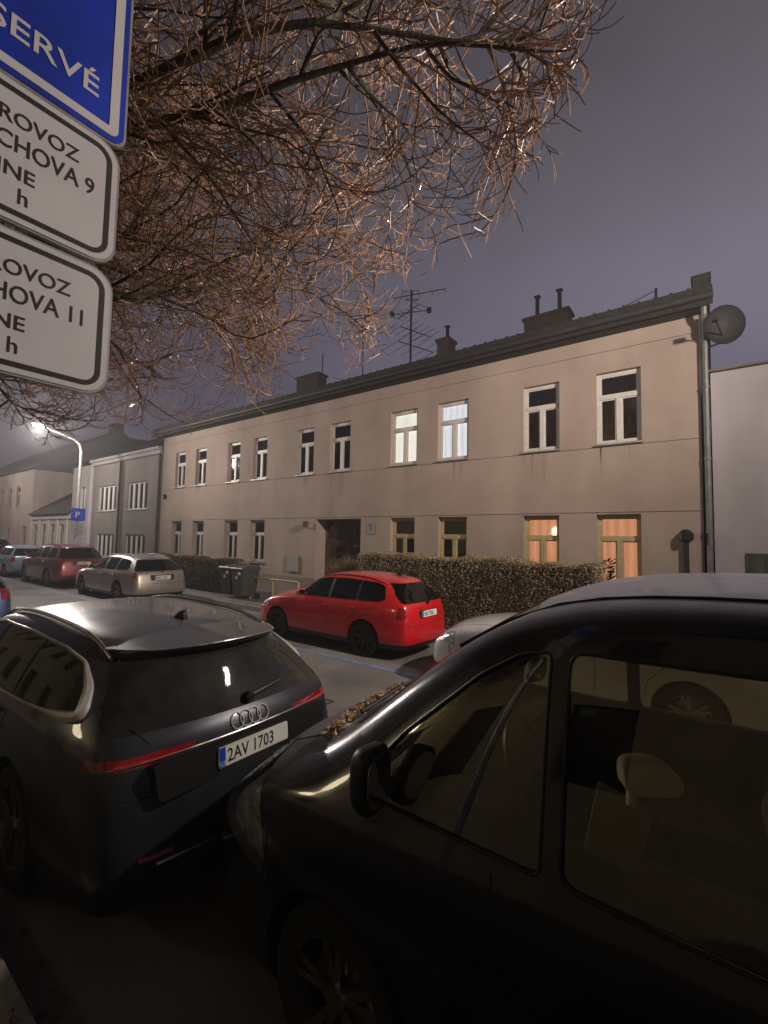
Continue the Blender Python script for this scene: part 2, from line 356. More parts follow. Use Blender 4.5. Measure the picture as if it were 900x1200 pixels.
UP = [(-21.08, -20.2), (-19.3, -18.44), (-16.8, -15.92), (-15.05, -14.17), (-12.46, -11.55), (-10.75, -9.8), (-8.12, -7.12), (-6.42, -5.43), (-3.88, -2.97), (-2.13, -1.2)]
GR = [(-21.2, -20.3), (-19.35, -18.44), (-16.85, -15.92), (-15.1, -14.17), (-8.08, -7.18), (-6.38, -5.46), (-3.88, -2.99), (-2.15, -1.24)]
uz0, uz1 = 4.31 + Z0, 6.02 + Z0; gz0, gz1 = 1.0 + Z0, 2.67 + Z0; DX0, DX1, DZ = -11.33, -9.27, 2.66 + Z0
EZ = 6.94 + Z0
holes = [(a, c, uz0, uz1, .3) for a, c in UP] + [(a, c, gz0, gz1, .3) for a, c in GR] + [(DX0, DX1, .05, DZ, .62)]
facade('wall', -22.3, -.12, FY, .0, EZ, holes, M_FAC, house, back=9.5)
for i, (a, c) in enumerate(UP):
    lit = {6: M_LIT_WARM, 7: M_LIT_COOL, 0: M_LACE, 1: M_LACE, 4: None, 9: None}.get(i, None)
    lab = {6: 'white window with warm light inside', 7: 'brightly lit white window with drawn blind'}.get(i)
    window(a, c, uz0 + .002, uz1, FY, house, M_WHITE, 'T', lit, lab)
for i, (a, c) in enumerate(GR):
    cream = i in (4, 5, 6, 7); lit = {4: M_BLIND, 5: M_BLIND, 6: M_LIT_ORANGE, 7: M_LIT_ORANGE, 2: M_LACE, 3: M_LACE, 0: M_LACE}.get(i)
    lab = {6: 'window glowing orange through curtains', 7: 'window glowing orange through curtains', 4: 'cream framed window with grey blind', 5: 'cream framed window with grey blind'}.get(i)
    window(a, c, gz0 + .002, gz1, FY, house, M_CREAM if cream else M_WHITE, 'T', lit, lab, inset=.16)
# string courses, plinth
b = MB()
for z in (4.27 + Z0, 2.74 + Z0):
    b.box(-22.3, -.12, FY - .018, FY - .002, z - .02, z + .012)
for z in (EZ - .42,):
    b.box(-22.3, -.12, FY - .03, FY - .002, z, z + .03)
b.build('string_course', M_FAC, house)
b = MB(); b.box(-22.3, DX1 * 0 + DX0 - .001, FY - .03, FY - .002, 0, .72); b.box(DX1 + .001, -.12, FY - .03, FY - .002, 0, .72)
b.build('plinth', plaster('plinth_render', (.30, .25, .21), (.22, .18, .15)), house)
# roof: low pitch, ridge behind; eaves board and gutter
ry, rz = 16.1, EZ + 2.88
b = MB(); ov = .42; t = .12
b.add([(-22.55, FY - ov, EZ + .36), (.12, FY - ov, EZ + .36), (.12, ry, rz), (-22.55, ry, rz), (-22.55, 21.3, EZ + .13), (.12, 21.3, EZ + .13),
       (-22.55, FY - ov, EZ + .01), (.12, FY - ov, EZ + .01), (.12, ry, rz - t), (-22.55, ry, rz - t), (-22.55, 21.3, EZ), (.12, 21.3, EZ)],
      [(0, 1, 2, 3), (3, 2, 5, 4), (6, 9, 8, 7), (9, 10, 11, 8), (0, 6, 7, 1), (4, 5, 11, 10), (1, 7, 8, 2), (2, 8, 11, 5), (0, 3, 9, 6), (3, 4, 10, 9)])
k = -22.5
while k < .1:   # standing seams / tile rows seen along the eave
    b.box(k, k + .05, FY - ov - .01, FY - ov + .3, EZ + .34, EZ + .385); k += .3
b.box(-22.56, .13, FY - ov - .03, FY - ov - .003, EZ - .06, EZ + .335)
roof = b.build('roof', M_ROOF, house)
b = MB(); b.box(-22.5, .08, FY - .34, FY - .001, EZ - .05, EZ); b.build('soffit', M_FASCIA, roof)
# gable triangles
for gx in (-22.3, -.12):
    b = MB(); b.prism([(FY, EZ), (20.8, EZ), (ry, rz - .14)], gx - .001, gx + .06 if gx < -1 else gx - .06, 'x'); b.build('gable', M_FAC, house)
b = MB(); b.tube([(-22.55, FY - ov - .09, EZ + .10), (.14, FY - ov - .09, EZ + .10)], .065, 10); b.build('gutter', M_FASCIA, roof)
b = MB(); b.box(-.20, .08, FY - .36, FY + .3, EZ + .30, EZ + .60); b.box(-.23, .11, FY - .39, FY + .33, EZ + .60, EZ + .64); b.build('parapet_end', M_ROOF, roof)
def chimney(xa, xb, y, z0, z1, pipes, pr=.07):
    c = MB(); c.box(xa, xb, y - .3, y + .3, z0, z1); c.box(xa - .06, xb + .06, y - .36, y + .36, z1, z1 + .1)
    o = c.build('chimney', M_BRICK, roof)
    for px, pz in pipes:
        q = MB(); q.tube([(px, y, z1 + .09), (px, y, pz)], pr, 8); q.box(px - .1, px + .1, y - .1, y + .1, pz, pz + .03); q.build('chimney_pipe', M_BLACKPL, o)
chimney(-5.12, -3.66, 15.3, 8.9, 9.85, ((-4.75, 10.75), (-4.0, 10.75)))
chimney(-8.6, -8.1, 15.3, 9.0, 10.0, ((-8.3, 10.65),))
chimney(-16.7, -15.2, 15.3, 9.0, 10.1, ())
b = MB()
for px, zt_ in ((-12.9, 12.4), (-15.5, 11.4)):
    q_ = MB(); q_.tube([(px, 15.6, 9.5), (px, 15.6, zt_)], .025, 5); q_.build('thin_mast', M_BLACKPL, roof)
b.tube([(-.95, 12.2, EZ + .4), (-.95, 12.2, EZ + 1.25)], .03, 5); b.tube([(-.95, 12.2, EZ + 1.2), (-2.5, 12.6, EZ + .95), (-4.8, 13.4, EZ + .95)], .012, 4)
b.build('lightning_rod', M_BLACKPL, roof)
# downpipe with brackets
b = MB(); b.tube([(-.02, FY - .36, EZ + .02), (-.02, FY - .3, EZ - .18), (-.02, FY - .1, EZ - .45), (-.02, FY - .1, .1)], .055, 10)
z = .9
while z < 7: b.tube([(-.02, FY - .1, z), (-.02, FY - .1, z + .05)], .068, 10); z += 1.5
b.build('downpipe', mat('zinc_pipe', (.17, .17, .175), .55, metal=.3, var=.25, scale=6), house)
# door in its deep recess
d = MB(); dy = FY + .5
d.box(DX0, DX1, dy, dy + .1, DZ - .08, DZ); d.box(DX0, DX0 + .09, dy, dy + .1, .05, DZ - .08); d.box(DX1 - .09, DX1, dy, dy + .1, .05, DZ - .08)
d.box(DX0 + .09, DX1 - .09, dy, dy + .1, 1.98, 2.10)
dr = d.build('door', M_DOORW, house)
for s_ in (0, 1):
    xa = DX0 + .1 + s_ * .945; xb = xa + .925
    q = MB(); q.box(xa, xb, dy + .02, dy + .07, .05, 1.18); q.box(xa, xa + .12, dy + .02, dy + .07, 1.18, 1.97); q.box(xb - .12, xb, dy + .02, dy + .07, 1.18, 1.97)
    q.box(xa + .12, xb - .12, dy + .02, dy + .07, 1.86, 1.97)
    q.box(xa + .14, xb - .14, dy + .0, dy + .019, .25, .6); q.box(xa + .14, xb - .14, dy + .0, dy + .019, .7, 1.05)
    q.build('door_leaf', M_DOORW, dr)
    q = MB(); q.box(xa + .121, xb - .121, dy + .045, dy + .05, 1.181, 1.859); q.build('pane', M_DARKP, dr)
q = MB()
for k in range(3):
    q.box(DX0 + .1 + k * .63, DX0 + .1 + k * .63 + .6, dy + .045, dy + .05, 2.101, DZ - .081)
q.build('fanlight', M_DARKP, dr)
for k in (1, 2):
    q = MB(); q.box(DX0 + .07 + k * .63, DX0 + .13 + k * .63, dy + .02, dy + .08, 2.101, DZ - .081); q.build('glazing_bar', M_DOORW, dr)
q = MB(); q.tube([(DX0 + 1.07, dy - .03, .98), (DX0 + 1.2, dy - .03, .98)], .012, 6); q.tube([(DX0 + 1.07, dy + .02, .98), (DX0 + 1.07, dy - .03, .98)], .01, 6); q.build('door_handle', M_CHROME, dr)
M_STAIN = plaster('stained_render', (.37, .30, .255), (.30, .24, .20))
for (a, c) in UP:
    for q_ in range(3):
        xa = random.uniform(a - .03, c - .15); w_ = random.uniform(.03, .12); h_ = random.uniform(.15, .7)
        b = MB(); b.add([(xa, FY - .003, uz0 - .05), (xa + w_, FY - .003, uz0 - .05), (xa + w_ * .7, FY - .003, uz0 - .05 - h_), (xa + w_ * .35, FY - .003, uz0 - .05 - h_ * 1.15)], [(0, 1, 2, 3)]); b.build('rain_streak', M_STAIN, house)
# small things fixed to the facade
b = MB(); b.prism(rounded(.30, .40, .03, 4, -8.85, 2.55 + Z0 - .2), FY - .02, FY - .004, 'y'); b.build('house_number_plate', mat('enamel', (.26, .26, .30), .4), house)
b = MB()
for r_ in range(3): b.box(-8.93 + .02 * r_, -8.77 - .02 * r_, FY - .024, FY - .0205, 2.60 - r_ * .07, 2.63 - r_ * .07)
b.build('plate_marks', M_INK, house)
b = MB(); b.prism(rounded(.5, .6, .02, 3, -11.95 - .5, 1.2), FY - .09, FY - .003, 'y'); b.build('meter_box', M_GREYW, house)
def wall_light(x, z, r, m):
    b = MB(); b.lathe([(0.0, -.12), (r * .7, -.11), (r, -.05), (r, 0), (0.0, 0)], (x, FY - .03, z), 'y', 12); return b
b = wall_light(-21.9, 3.9 + Z0, .12, None); b.build('bell_box', M_BLACKPL, house)
b = MB(); b.tube([(-12.0, FY - .04, 2.55), (-11.7, FY - .18, 2.6)], .02, 6); b.lathe([(0, -.1), (.09, -.09), (.12, .1), (0, .12)], (-11.65, FY - .2, 2.62), 'z', 10); b.build('wall_lamp', mat('rusty_lamp', (.12, .045, .03), .6), house)
# upright black pipe with a capped top near the right corner
b = MB(); b.tube([(-.42, FY - .09, .1), (-.42, FY - .09, 2.28)], .05, 8); b.lathe([(.05, 0), (.13, .05), (.14, .18), (.07, .26), (0, .28)], (-.42, FY - .12, 2.2), 'z', 12); b.build('vent_pipe', M_BLACKPL, house)
adopt(house)

# satellite dish on the corner
dsh = thing('satellite_dish', 'dark round satellite dish mounted at the right corner of the long beige house', 'dish', (.25, FY - .1, 6.22))
b = MB(); prof = [(0.0, .0), (.2, .02), (.36, .06), (.48, .12), (.5, .14), (.48, .135), (.36, .08), (.2, .04), (0, .02)]
b.lathe(prof, (0, 0, 0), 'y', 28)
q = b.build('reflector', mat('dish_grey', (.014, .014, .016), .7, var=.2), dsh, True); q.location = (.12, -.12, .42); q.rotation_euler = (radians(10), 0, radians(28)); q.scale = (.78, .78, .78)
b = MB(); b.tube([(-.2, .15, .1), (0, .05, .1), (.02, .0, .45)], .025, 6); b.build('bracket', M_STEELGREY, dsh)
b = MB(); b.tube([(.02, -.1, .2), (-.1, -.62, .35)], .015, 6); b.box(-.15, -.05, -.70, -.58, .30, .40); b.build('feed_arm', M_BLACKPL, dsh)

# house plant on a sill behind the orange curtain's pane
hp = thing('house_plant', 'dark leafy pot plant standing inside the right orange-lit ground floor window', 'plant', (-1.93, FY + .235, gz0 + .03))
b = MB(); b.lathe([(0, 0), (.045, 0), (.06, .11), (.0, .11)], (0, 0, 0), 'z', 12); b.build('pot', M_BLACKPL, hp)
b = MB()
for _ in range(60):
    a_ = random.uniform(0, 6.28); r_ = random.uniform(.02, .13); z_ = random.uniform(.12, .62); s_l = random.uniform(.02, .05)
    b.add([(r_ * cos(a_) - s_l, .012 * sin(a_), z_), (r_ * cos(a_), .01, z_ - s_l * .5), (r_ * cos(a_) + s_l, .012 * sin(a_), z_ + s_l), (r_ * cos(a_), -.01, z_ + s_l * .7)], [(0, 1, 2, 3)])
b.tube([(0, 0, .1), (.02, 0, .35), (-.01, 0, .6)], .006, 5); b.build('foliage', M_LEAF_D, hp)

# television aerial
ant = thing('tv_antenna', 'tall rooftop television aerial with several rods on the long beige house', 'antenna', (-10.05, 15.3, 9.4))
b = MB(); b.tube([(0, 0, 0), (0, 0, 3.35)], .045, 6); b.build('mast', M_BLACKPL, ant)
def yagi(z, ang, ln, n, rl, rot=0):
    b = MB(); dx, dy = cos(ang), sin(ang)
    b.tube([(-dx * ln * .35, -dy * ln * .35, z), (dx * ln * .65, dy * ln * .65, z + rot)], .02, 5)
    for k in range(n):
        t_ = -.35 + k / (n - 1); l_ = rl * (1 - .35 * k / n); cx, cy, cz = dx * ln * t_, dy * ln * t_, z + rot * max(0, t_)
        b.tube([(cx - dy * l_, cy + dx * l_, cz), (cx + dy * l_, cy - dx * l_, cz)], .012, 4)
    b.build('aerial', M_BLACKPL, ant)
yagi(3.1, radians(20), 2.2, 5, .28, .1); yagi(2.5, radians(160), 1.5, 6, .4); yagi(2.95, radians(120), 1.8, 4, .35, .9)
yagi(1.6, radians(70), 1.6, 6, .85); yagi(.95, radians(70), 1.9, 5, 1.3)
b = MB(); b.tube([(-.9, -.2, 2.45), (.8, .15, 2.3)], .018, 5); b.box(-.95, -.8, -.25, -.1, 2.35, 2.55); b.box(.72, .88, .08, .2, 2.2, 2.4); b.build('crossbar', M_BLACKPL, ant)

# ------------------------------------------------------------------ neighbour on the right
nb = thing('neighbour_house', 'pale lilac-grey windowless house end with tiled coping right of the downpipe', 'house', (4, FY, 0))
b = MB(); b.box(.06, 9.5, FY + .02, 19, 0, 5.60 + Z0); b.build('wall', M_LILAC, nb)
b = MB(); x = .02
while x < 9.5:
    b.box(x, x + .38, FY - .06, FY + .3, 5.60 + Z0 + .001, 5.645 + Z0 + random.uniform(0, .015)); x += .39
b.build('coping', mat('worn_coping', (.16, .14, .13), .9, var=.4, scale=5), nb)
b = MB(); b.prism([(FY + .35, 5.6), (14.0, 6.2), (18.9, 5.6)], .07, 9.4, 'x'); b.build('roof', M_ROOF, nb)
b = MB(); b.box(.55, 3.4, FY - .02, FY + .018, .05, 1.86 + Z0); gt = b.build('garage_door', mat('green_boards', (.06, .075, .05), .7, var=.3), nb)
b = MB()
for k in range(12): b.box(.6 + k * .235, .62 + k * .235, FY - .035, FY - .021, .1, 1.8 + Z0)
b.build('batten', mat('green_batten', (.045, .055, .04), .7), gt)
adopt(nb)

# ------------------------------------------------------------------ houses further left
h2 = thing('grey_house', 'grey two-storey house with white-mullioned window bands left of the long beige house', 'house', (-28, FY, 0))
W2 = [(-26.2, -23.9, 3.35, 4.85), (-30.0, -27.6, 3.35, 4.85), (-26.2, -23.9, .6, 2.0), (-30.0, -27.6, .6, 2.0)]
def px(x, Y=FY):  # picture column -> X on the facade plane (measured with the calibrated camera)
    return None
hh = [(a, c, d + Z0, e_ + Z0, .25) for a, c, d, e_ in W2] + [(-32.2, -31.5, 3.6 + Z0, 4.9 + Z0, .25)]
facade('wall', -30.9 - .0, -22.42, FY + .05, 0, 6.45 + Z0, [h for h in hh if h[0] > -30.9], M_GREYR, h2, back=9)
for h in hh:
    if h[0] > -30.9: window(h[0], h[1], h[2] + .002, h[3], FY + .05, h2, M_WHITE, 'I', None, None, cols=4)
facade('side_bay', -33.6, -30.91, FY - .12, 0, 6.25 + Z0, [hh[-1]], plaster('light_render', (.42, .40, .41), (.36, .34, .35)), h2, back=8.8)
window(hh[-1][0], hh[-1][1], hh[-1][2] + .002, hh[-1][3], FY - .12, h2, M_GREYW, 'I', None, None, cols=2)
b = MB(); b.box(-30.9, -22.45, FY - .1, FY + .049, 6.15 + Z0, 6.35 + Z0); b.box(-30.9, -22.45, FY - .22, FY + .049, 6.351 + Z0, 6.5 + Z0); b.build('cornice', plaster('cornice_render', (.46, .44, .44), (.4, .38, .38)), h2)
b = MB(); b.add([(-33.7, FY - .3, 6.5 + Z0), (-22.42, FY - .3, 6.52 + Z0), (-22.42, 16, 9.2), (-33.7, 16, 9.2), (-33.7, 20.5, 6.6), (-22.42, 20.5, 6.6)], [(0, 1, 2, 3), (3, 2, 5, 4), (0, 3, 4), (1, 5, 2), (0, 4, 5, 1)]); b.build('roof', M_ROOF, h2)
b = MB(); b.tube([(-27.0, FY - .04, .1), (-27.0, FY - .04, 6.4)], .05, 8); b.tube([(-22.55, FY - .04, .1), (-22.55, FY - .04, 6.4)], .06, 8); b.build('downpipe', M_FASCIA, h2)
adopt(h2)

h3 = thing('low_house', 'low single-storey pale house with pilastered front behind the blue parking sign', 'house', (-37.5, FY, 0))
holes3 = [(-41.2 + k * 1.75, -40.3 + k * 1.75, 1.0, 2.75, .15) for k in range(4)]
facade('wall', -41.7, -33.75, FY, 0, 3.45, holes3, plaster('pale_warm_render', (.48, .43, .40), (.42, .37, .34)), h3, back=6)
for h in holes3: window(h[0], h[1], h[2] + .002, h[3], FY, h3, M_GREYW, 'T', M_LACE)
b = MB()
for k in range(5): b.box(-41.65 + k * 1.75 - .0, -41.35 + k * 1.75, FY - .07, FY - .002, 0, 3.1)
b.box(-41.7, -33.75, FY - .12, FY - .002, 3.101, 3.45); b.build('pilaster', plaster('pilaster_render', (.52, .48, .46), (.46, .42, .40)), h3)
b = MB(); b.add([(-41.7, FY - .35, 3.46), (-33.72, FY - .35, 3.46), (-33.72, 14.6, 5.9), (-41.7, 14.6, 5.9), (-41.7, 17.4, 3.6), (-33.72, 17.4, 3.6)], [(0, 1, 2, 3), (3, 2, 5, 4), (0, 4, 5, 1), (0, 3, 4), (1, 5, 2)]); b.build('roof', M_ROOF, h3)
adopt(h3)

h4 = thing('corner_house', 'tall steep-roofed house with bluish gable furthest down the street', 'house', (-52, FY, 0))
holes4 = [(-50.4 + k * 2.3, -49.4 + k * 2.3, 4.2, 5.9, .2) for k in range(3)] + [(-62 + k * 2.4, -61 + k * 2.4, 4.2, 5.9, .2) for k in range(4)] + [(-50.2 + k * 2.2, -49.3 + k * 2.2, 1.0, 2.6, .2) for k in range(2)] + [(-43.9, -42.9, .1, 2.6, .3)]
facade('wall', -66, -41.75, FY, 0, 7.0, holes4, plaster('rosy_render', (.40, .33, .31), (.34, .28, .26)), h4, back=5.7)
for h in holes4:
    if h[2] > .5: window(h[0], h[1], h[2] + .002, h[3], FY, h4, M_GREYW, 'T', None)
b = MB(); b.box(-43.9, -42.9, FY + .2, FY + .26, .1, 2.6); b.build('door', M_DOORW, h4)
b = MB(); b.box(-66, -37.5, 17.01, 23, 0, 7.4); b.build('rear_wing', M_GREYR, h4)
b = MB(); b.add([(-66, FY - .35, 7.0), (-41.7, FY - .35, 7.0), (-41.7, 17.2, 11.3), (-66, 17.2, 11.3), (-66, 23.2, 7.2), (-41.7, 23.2, 7.2)], [(0, 1, 2, 3), (3, 2, 5, 4), (0, 4, 5, 1), (0, 3, 4), (1, 5, 2)])
b.add([(-44.5, 14.5, 7.0), (-37.2, 14.5, 7.0), (-37.2, 18.0, 9.9), (-44.5, 18.0, 11.28), (-44.5, 23.3, 7.0), (-37.2, 23.3, 7.0)], [(0, 1, 2, 3), (3, 2, 5, 4), (0, 4, 5, 1), (0, 3, 4), (1, 5, 2)])
rf4 = b.build('roof', mat('slate', (.05, .048, .055), .85, var=.3, scale=6), h4)
b = MB(); b.box(-43.6, -42.4, 17, 17.8, 10.8, 12.0); b.build('chimney', M_BRICK, rf4)
adopt(h4)
h5 = thing('white_house', 'pale rendered house glimpsed at the far end of the street', 'house', (-74, FY, 0))
hl5 = [(-81 + k * 2.4, -80 + k * 2.4, z_, z_ + 1.6, .2) for k in range(5) for z_ in (1.0, 4.2)]
facade('wall', -84, -66.1, FY - .3, 0, 6.6, hl5, M_LILAC, h5, back=8)
for h in hl5: window(h[0], h[1], h[2] + .002, h[3], FY - .3, h5, M_GREYW, 'T', None)
b = MB(); b.add([(-84, FY - .6, 6.6), (-66.1, FY - .6, 6.6), (-66.1, 15, 9.6), (-84, 15, 9.6), (-84, 19.4, 6.6), (-66.1, 19.4, 6.6)], [(0, 1, 2, 3), (3, 2, 5, 4), (0, 4, 5, 1), (0, 3, 4), (1, 5, 2)]); b.build('roof', M_ROOF, h5)
adopt(h5)

# the opposite row, on the camera's side of the street: unlit, seen only in the car windows
hb = thing('opposite_house', 'unlit ochre rendered house on the near side of the street, opposite the long beige house', 'house', (-4, -3.6, 0))
hbh = [(-28 + 2.6 * k, -27 + 2.6 * k, z_, z_ + 1.6, -.2) for k in range(16) for z_ in (1.0, 4.4)]
facade('wall', -30, 14, -3.6, 0, 7.4, hbh, plaster('ochre_render', (.42, .36, .22), (.30, .25, .15)), hb, back=-8)
for h_ in hbh:
    b = MB(); b.box(h_[0], h_[1], -3.8, -3.77, h_[2], h_[3]); b.build('window', M_DARKP, hb)
b = MB(); b.prism([(-3.1, 7.3), (-7.5, 10.2), (-12, 7.3)], -30.3, 14.3, 'x'); b.build('roof', M_ROOF, hb)
b = MB(); b.lathe([(0, -.12), (.09, -.1), (.11, 0), (.09, .1), (0, .12)], (-7.0, -3.42, 2.75), 'z', 14); b.build('near_fill_globe', M_LIT_WARM, hb)  # glowing globe added out of view as the body of the fill light
adopt(hb)
d = bpy.data.lights.new('near_fill_light', 'POINT'); d.energy = 50; d.color = (1, .82, .52); d.shadow_soft_size = .3  # unseen warm fill, added to lift the near sides of the cars
o = bpy.data.objects.new('near_fill_light', d); COL.objects.link(o); o.location = (-7.0, -3.1, 2.75)

lit_ = MB()
for _ in range(1500):
    y = random.choice((8.25, 8.2, 8.43, .74, 9.0)) + random.gauss(0, .12); x = random.uniform(-24, 1); z = (.006 if .76 < y < 8.25 else .13); s_l = random.uniform(.012, .03); a_ = random.uniform(0, 6.28)
    if 8.25 <= y < 8.41: z = .13
    lit_.add([(x + s_l * cos(a_), y + s_l * sin(a_), z), (x - s_l * .6 * sin(a_), y + s_l * .6 * cos(a_), z + .008), (x - s_l * cos(a_), y - s_l * sin(a_), z + .002), (x + s_l * .6 * sin(a_), y - s_l * .6 * cos(a_), z + .004)], [(0, 1, 2, 3)])
tag(lit_.build('leaf_litter', mat('litter', (.13, .08, .04), .9, var=.4, scale=9)), 'scattered brown leaf litter along the kerbs', 'leaves', kind='stuff')

# ------------------------------------------------------------------ hedges
def leafy(b, n, box, size, inner=.0, rnd=random):
    x0, x1, y0, y1, z0, z1 = box
    for _ in range(n):
        # favour the outer skin
        f = rnd.random()
        x = rnd.uniform(x0, x1); y = rnd.uniform(y0, y1); z = rnd.uniform(z0, z1)
        if f < .45: y = y0 + abs(rnd.gauss(0, .07))
        elif f < .8: z = z1 - abs(rnd.gauss(0, .06)) + .05 * sin(x * 2.3) + .03 * sin(x * 7.1)
        elif f < .88: x = (x0 if rnd.random() < .5 else x1) + rnd.gauss(0, .05)
        s = size * rnd.uniform(.5, 1.4); a = Vector((rnd.gauss(0, 1), rnd.gauss(0, 1), rnd.gauss(0, 1))).normalized() * s
        c = Vector((rnd.gauss(0, 1), rnd.gauss(0, 1), rnd.gauss(0, 1))).cross(a).normalized() * s * .55
        p = Vector((x, y, z)); k = len(b.v)
        b.v += [tuple(p - a), tuple(p + c), tuple(p + a), tuple(p - c)]; b.f.append((k, k + 1, k + 2, k + 3))
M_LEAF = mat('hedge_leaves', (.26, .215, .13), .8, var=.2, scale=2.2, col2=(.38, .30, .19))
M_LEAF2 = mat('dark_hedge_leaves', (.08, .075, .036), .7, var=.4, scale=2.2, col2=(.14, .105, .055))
M_TWIGB = mat('hedge_wood', (.10, .07, .045), .9, var=.3)
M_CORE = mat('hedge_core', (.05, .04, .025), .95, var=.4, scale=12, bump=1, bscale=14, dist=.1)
def hedge(label, x0, x1, y0, y1, z1, n, ml, size=.035):
    t = thing('hedge', label, 'hedge', ((x0 + x1) / 2, (y0 + y1) / 2, .12))
    cx, cy = t.location.x, t.location.y
    c = MB(); N = int((x1 - x0) / .25)
    for i in range(N):
        xa = x0 + .08 + (x1 - x0 - .16) * i / N; xb = x0 + .08 + (x1 - x0 - .16) * (i + 1) / N + .01
        j = random.uniform(-.03, .03); c.box(xa - cx, xb - cx, y0 + .09 + j - cy, y1 - .09 - cy, 0, z1 - .24 + j)
    c.build('core', M_CORE, t)
    l_ = MB(); leafy(l_, n, (x0 - cx, x1 - cx, y0 - cy, y1 - cy, .02, z1 - .12), size); l_.build('foliage', ml, t)
    w = MB()
    for _ in range(int(n / 40)):
        x = random.uniform(x0, x1) - cx; y = random.uniform(y0, y0 + .25) - cy; z = random.uniform(.0, z1 - .7)
        h = random.uniform(.35, .75); w.tube([(x, y, z), (x + random.gauss(0, .1), y + random.gauss(0, .04), z + h * .5), (x + random.gauss(0, .17), y + random.gauss(-.03, .05), z + h)], [.006, .004, .002], 3, False)
    w.build('twigs', M_TWIGB, t)
    return t
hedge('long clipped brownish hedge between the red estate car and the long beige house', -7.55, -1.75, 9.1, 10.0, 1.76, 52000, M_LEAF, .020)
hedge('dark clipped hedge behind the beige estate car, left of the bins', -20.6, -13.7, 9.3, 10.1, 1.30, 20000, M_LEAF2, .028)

# loose bare shrub at the door
sh = thing('bare_shrub', 'pale twiggy bare shrub in front of the brown entrance door', 'shrub', (-8.5, 9.75, .12))
b = MB()
for _ in range(650):
    a = random.uniform(0, 2 * pi); r = random.uniform(.05, .75); h = random.uniform(.7, 1.6)
    p = [(0 + .1 * cos(a), .1 * sin(a), 0), (r * .5 * cos(a), r * .4 * sin(a), h * .5), (r * cos(a) + random.gauss(0, .05), r * .6 * sin(a), h * (1 - .15 * r))]
    b.tube(p, [.009, .006, .003], 3, False)
    for k in range(4):
        q = Vector(p[1]).lerp(Vector(p[2]), random.random()); d_ = Vector((random.gauss(0, .09), random.gauss(0, .07), random.uniform(0, .14)))
        b.tube([q, q + d_], [.0035, .002], 3, False)
b.build('branches', mat('pale_twigs', (.22, .14, .075), .8, var=.3), sh)

# ------------------------------------------------------------------ bins and rail
def bin_(x, y, m, label, st):
    t = thing('wheelie_bin', label, 'bin', (x, y, .12), 'wheeled rubbish bins by the hedge')
    b = MB(); b.add([(-.24, -.28, .12), (.24, -.28, .12), (.24, .22, .12), (-.24, .22, .12), (-.3, -.36, .98), (.3, -.36, .98), (.3, .34, .98), (-.3, .34, .98)],
                    [(3, 2, 1, 0), (4, 5, 6, 7), (0, 1, 5, 4), (1, 2, 6, 5), (2, 3, 7, 6), (3, 0, 4, 7)]); b.box(-.31, .31, -.375, .35, .93, .985); b.build('bin_body', m, t, bevel=.015)
    b = MB(); b.add([(-.32, -.39, .99), (.32, -.39, .99), (.32, .36, .99), (-.32, .36, .99), (-.3, -.36, 1.03), (.3, -.36, 1.03), (.28, .3, 1.10), (-.28, .3, 1.10)],
                    [(3, 2, 1, 0), (4, 5, 6, 7), (0, 1, 5, 4), (1, 2, 6, 5), (2, 3, 7, 6), (3, 0, 4, 7)]); b.tube([(-.25, .4, 1.0), (.25, .4, 1.0)], .018, 8); b.build('lid', m, t, bevel=.01)
    for s in (-1, 1):
        b = MB(); b.lathe([(0, -.03), (.1, -.03), (.1, .03), (0, .03)], (s * .27, .27, .1), 'x', 14); b.build('wheel', M_RUBBER, t)
    b = MB(); b.lathe([(0, -.004), (.07, -.004), (.07, 0), (0, 0)], (-.02, -.335, .72), 'y', 18); b.build('sticker', st, t)
    b = MB(); b.box(.08, .2, -.352, -.345, .8, .9); b.build('label_sticker', M_PLATE, t)
    return t
M_BINB = mat('bin_black', (.022, .022, .022), .5, var=.2, scale=20); M_BING = mat('bin_grey', (.045, .048, .045), .5, var=.2, scale=20)
bin_(-13.0, 9.15, M_BINB, 'black wheelie bin with pale round sticker standing against the dark hedge', mat('st1', (.35, .38, .40), .5))
bin_(-12.28, 9.1, M_BING, 'dark grey wheelie bin with yellowish sticker beside the black one, towards the rail', mat('st2', (.45, .40, .22), .5))
rl = thing('hand_rail', 'low yellowish tube railing between the bins and the entrance', 'railing', (-10.9, 9.25, .12))
b = MB(); b.tube([(-1.35, 0, .70), (.9, 0, .70), (.95, .02, .66), (.95, .02, 0)], .028, 8); b.build('rail', mat('rail_paint', (.50, .37, .16), .5), rl)
for x in (-1.3, -.2):
    b = MB(); b.tube([(x, 0, 0), (x, 0, .69)], .024, 8); b.build('post', mat('rail_paint', (.5, .37, .16), .5), rl)

# ------------------------------------------------------------------ lamp post far left
lp = thing('street_lamp', 'pale street lamp post with glowing head and a blue parking sign on it', 'street lamp', (-25.2, 8.65, .12))
b = MB(); b.tube([(0, 0, 0), (0, 0, 1.0), (0, 0, 1.05), (0, 0, 6.1), (.02, -.1, 6.45), (.1, -.35, 6.62), (.35, -.9, 6.72), (1.1, -1.9, 6.8)], [.11, .11, .08, .065, .06, .05, .045, .04], 10)
b.build('post', mat('pole_paint', (.42, .41, .40), .5, var=.15), lp, True)
b = MB(); b.prism(rounded(.7, .26, .1, 5), 0, .09, 'z'); hd = b.build('lamp_head', M_STEELGREY, lp); hd.location = (1.3, -2.15, 6.80); hd.rotation_euler = (0, 0, radians(-52))
m_em = bpy.data.materials.new('lamp_glow'); m_em.use_nodes = True; _b = m_em.node_tree.nodes['Principled BSDF']; _b.inputs['Emission Color'].default_value = (1, .96, .88, 1); _b.inputs['Emission Strength'].default_value = 30
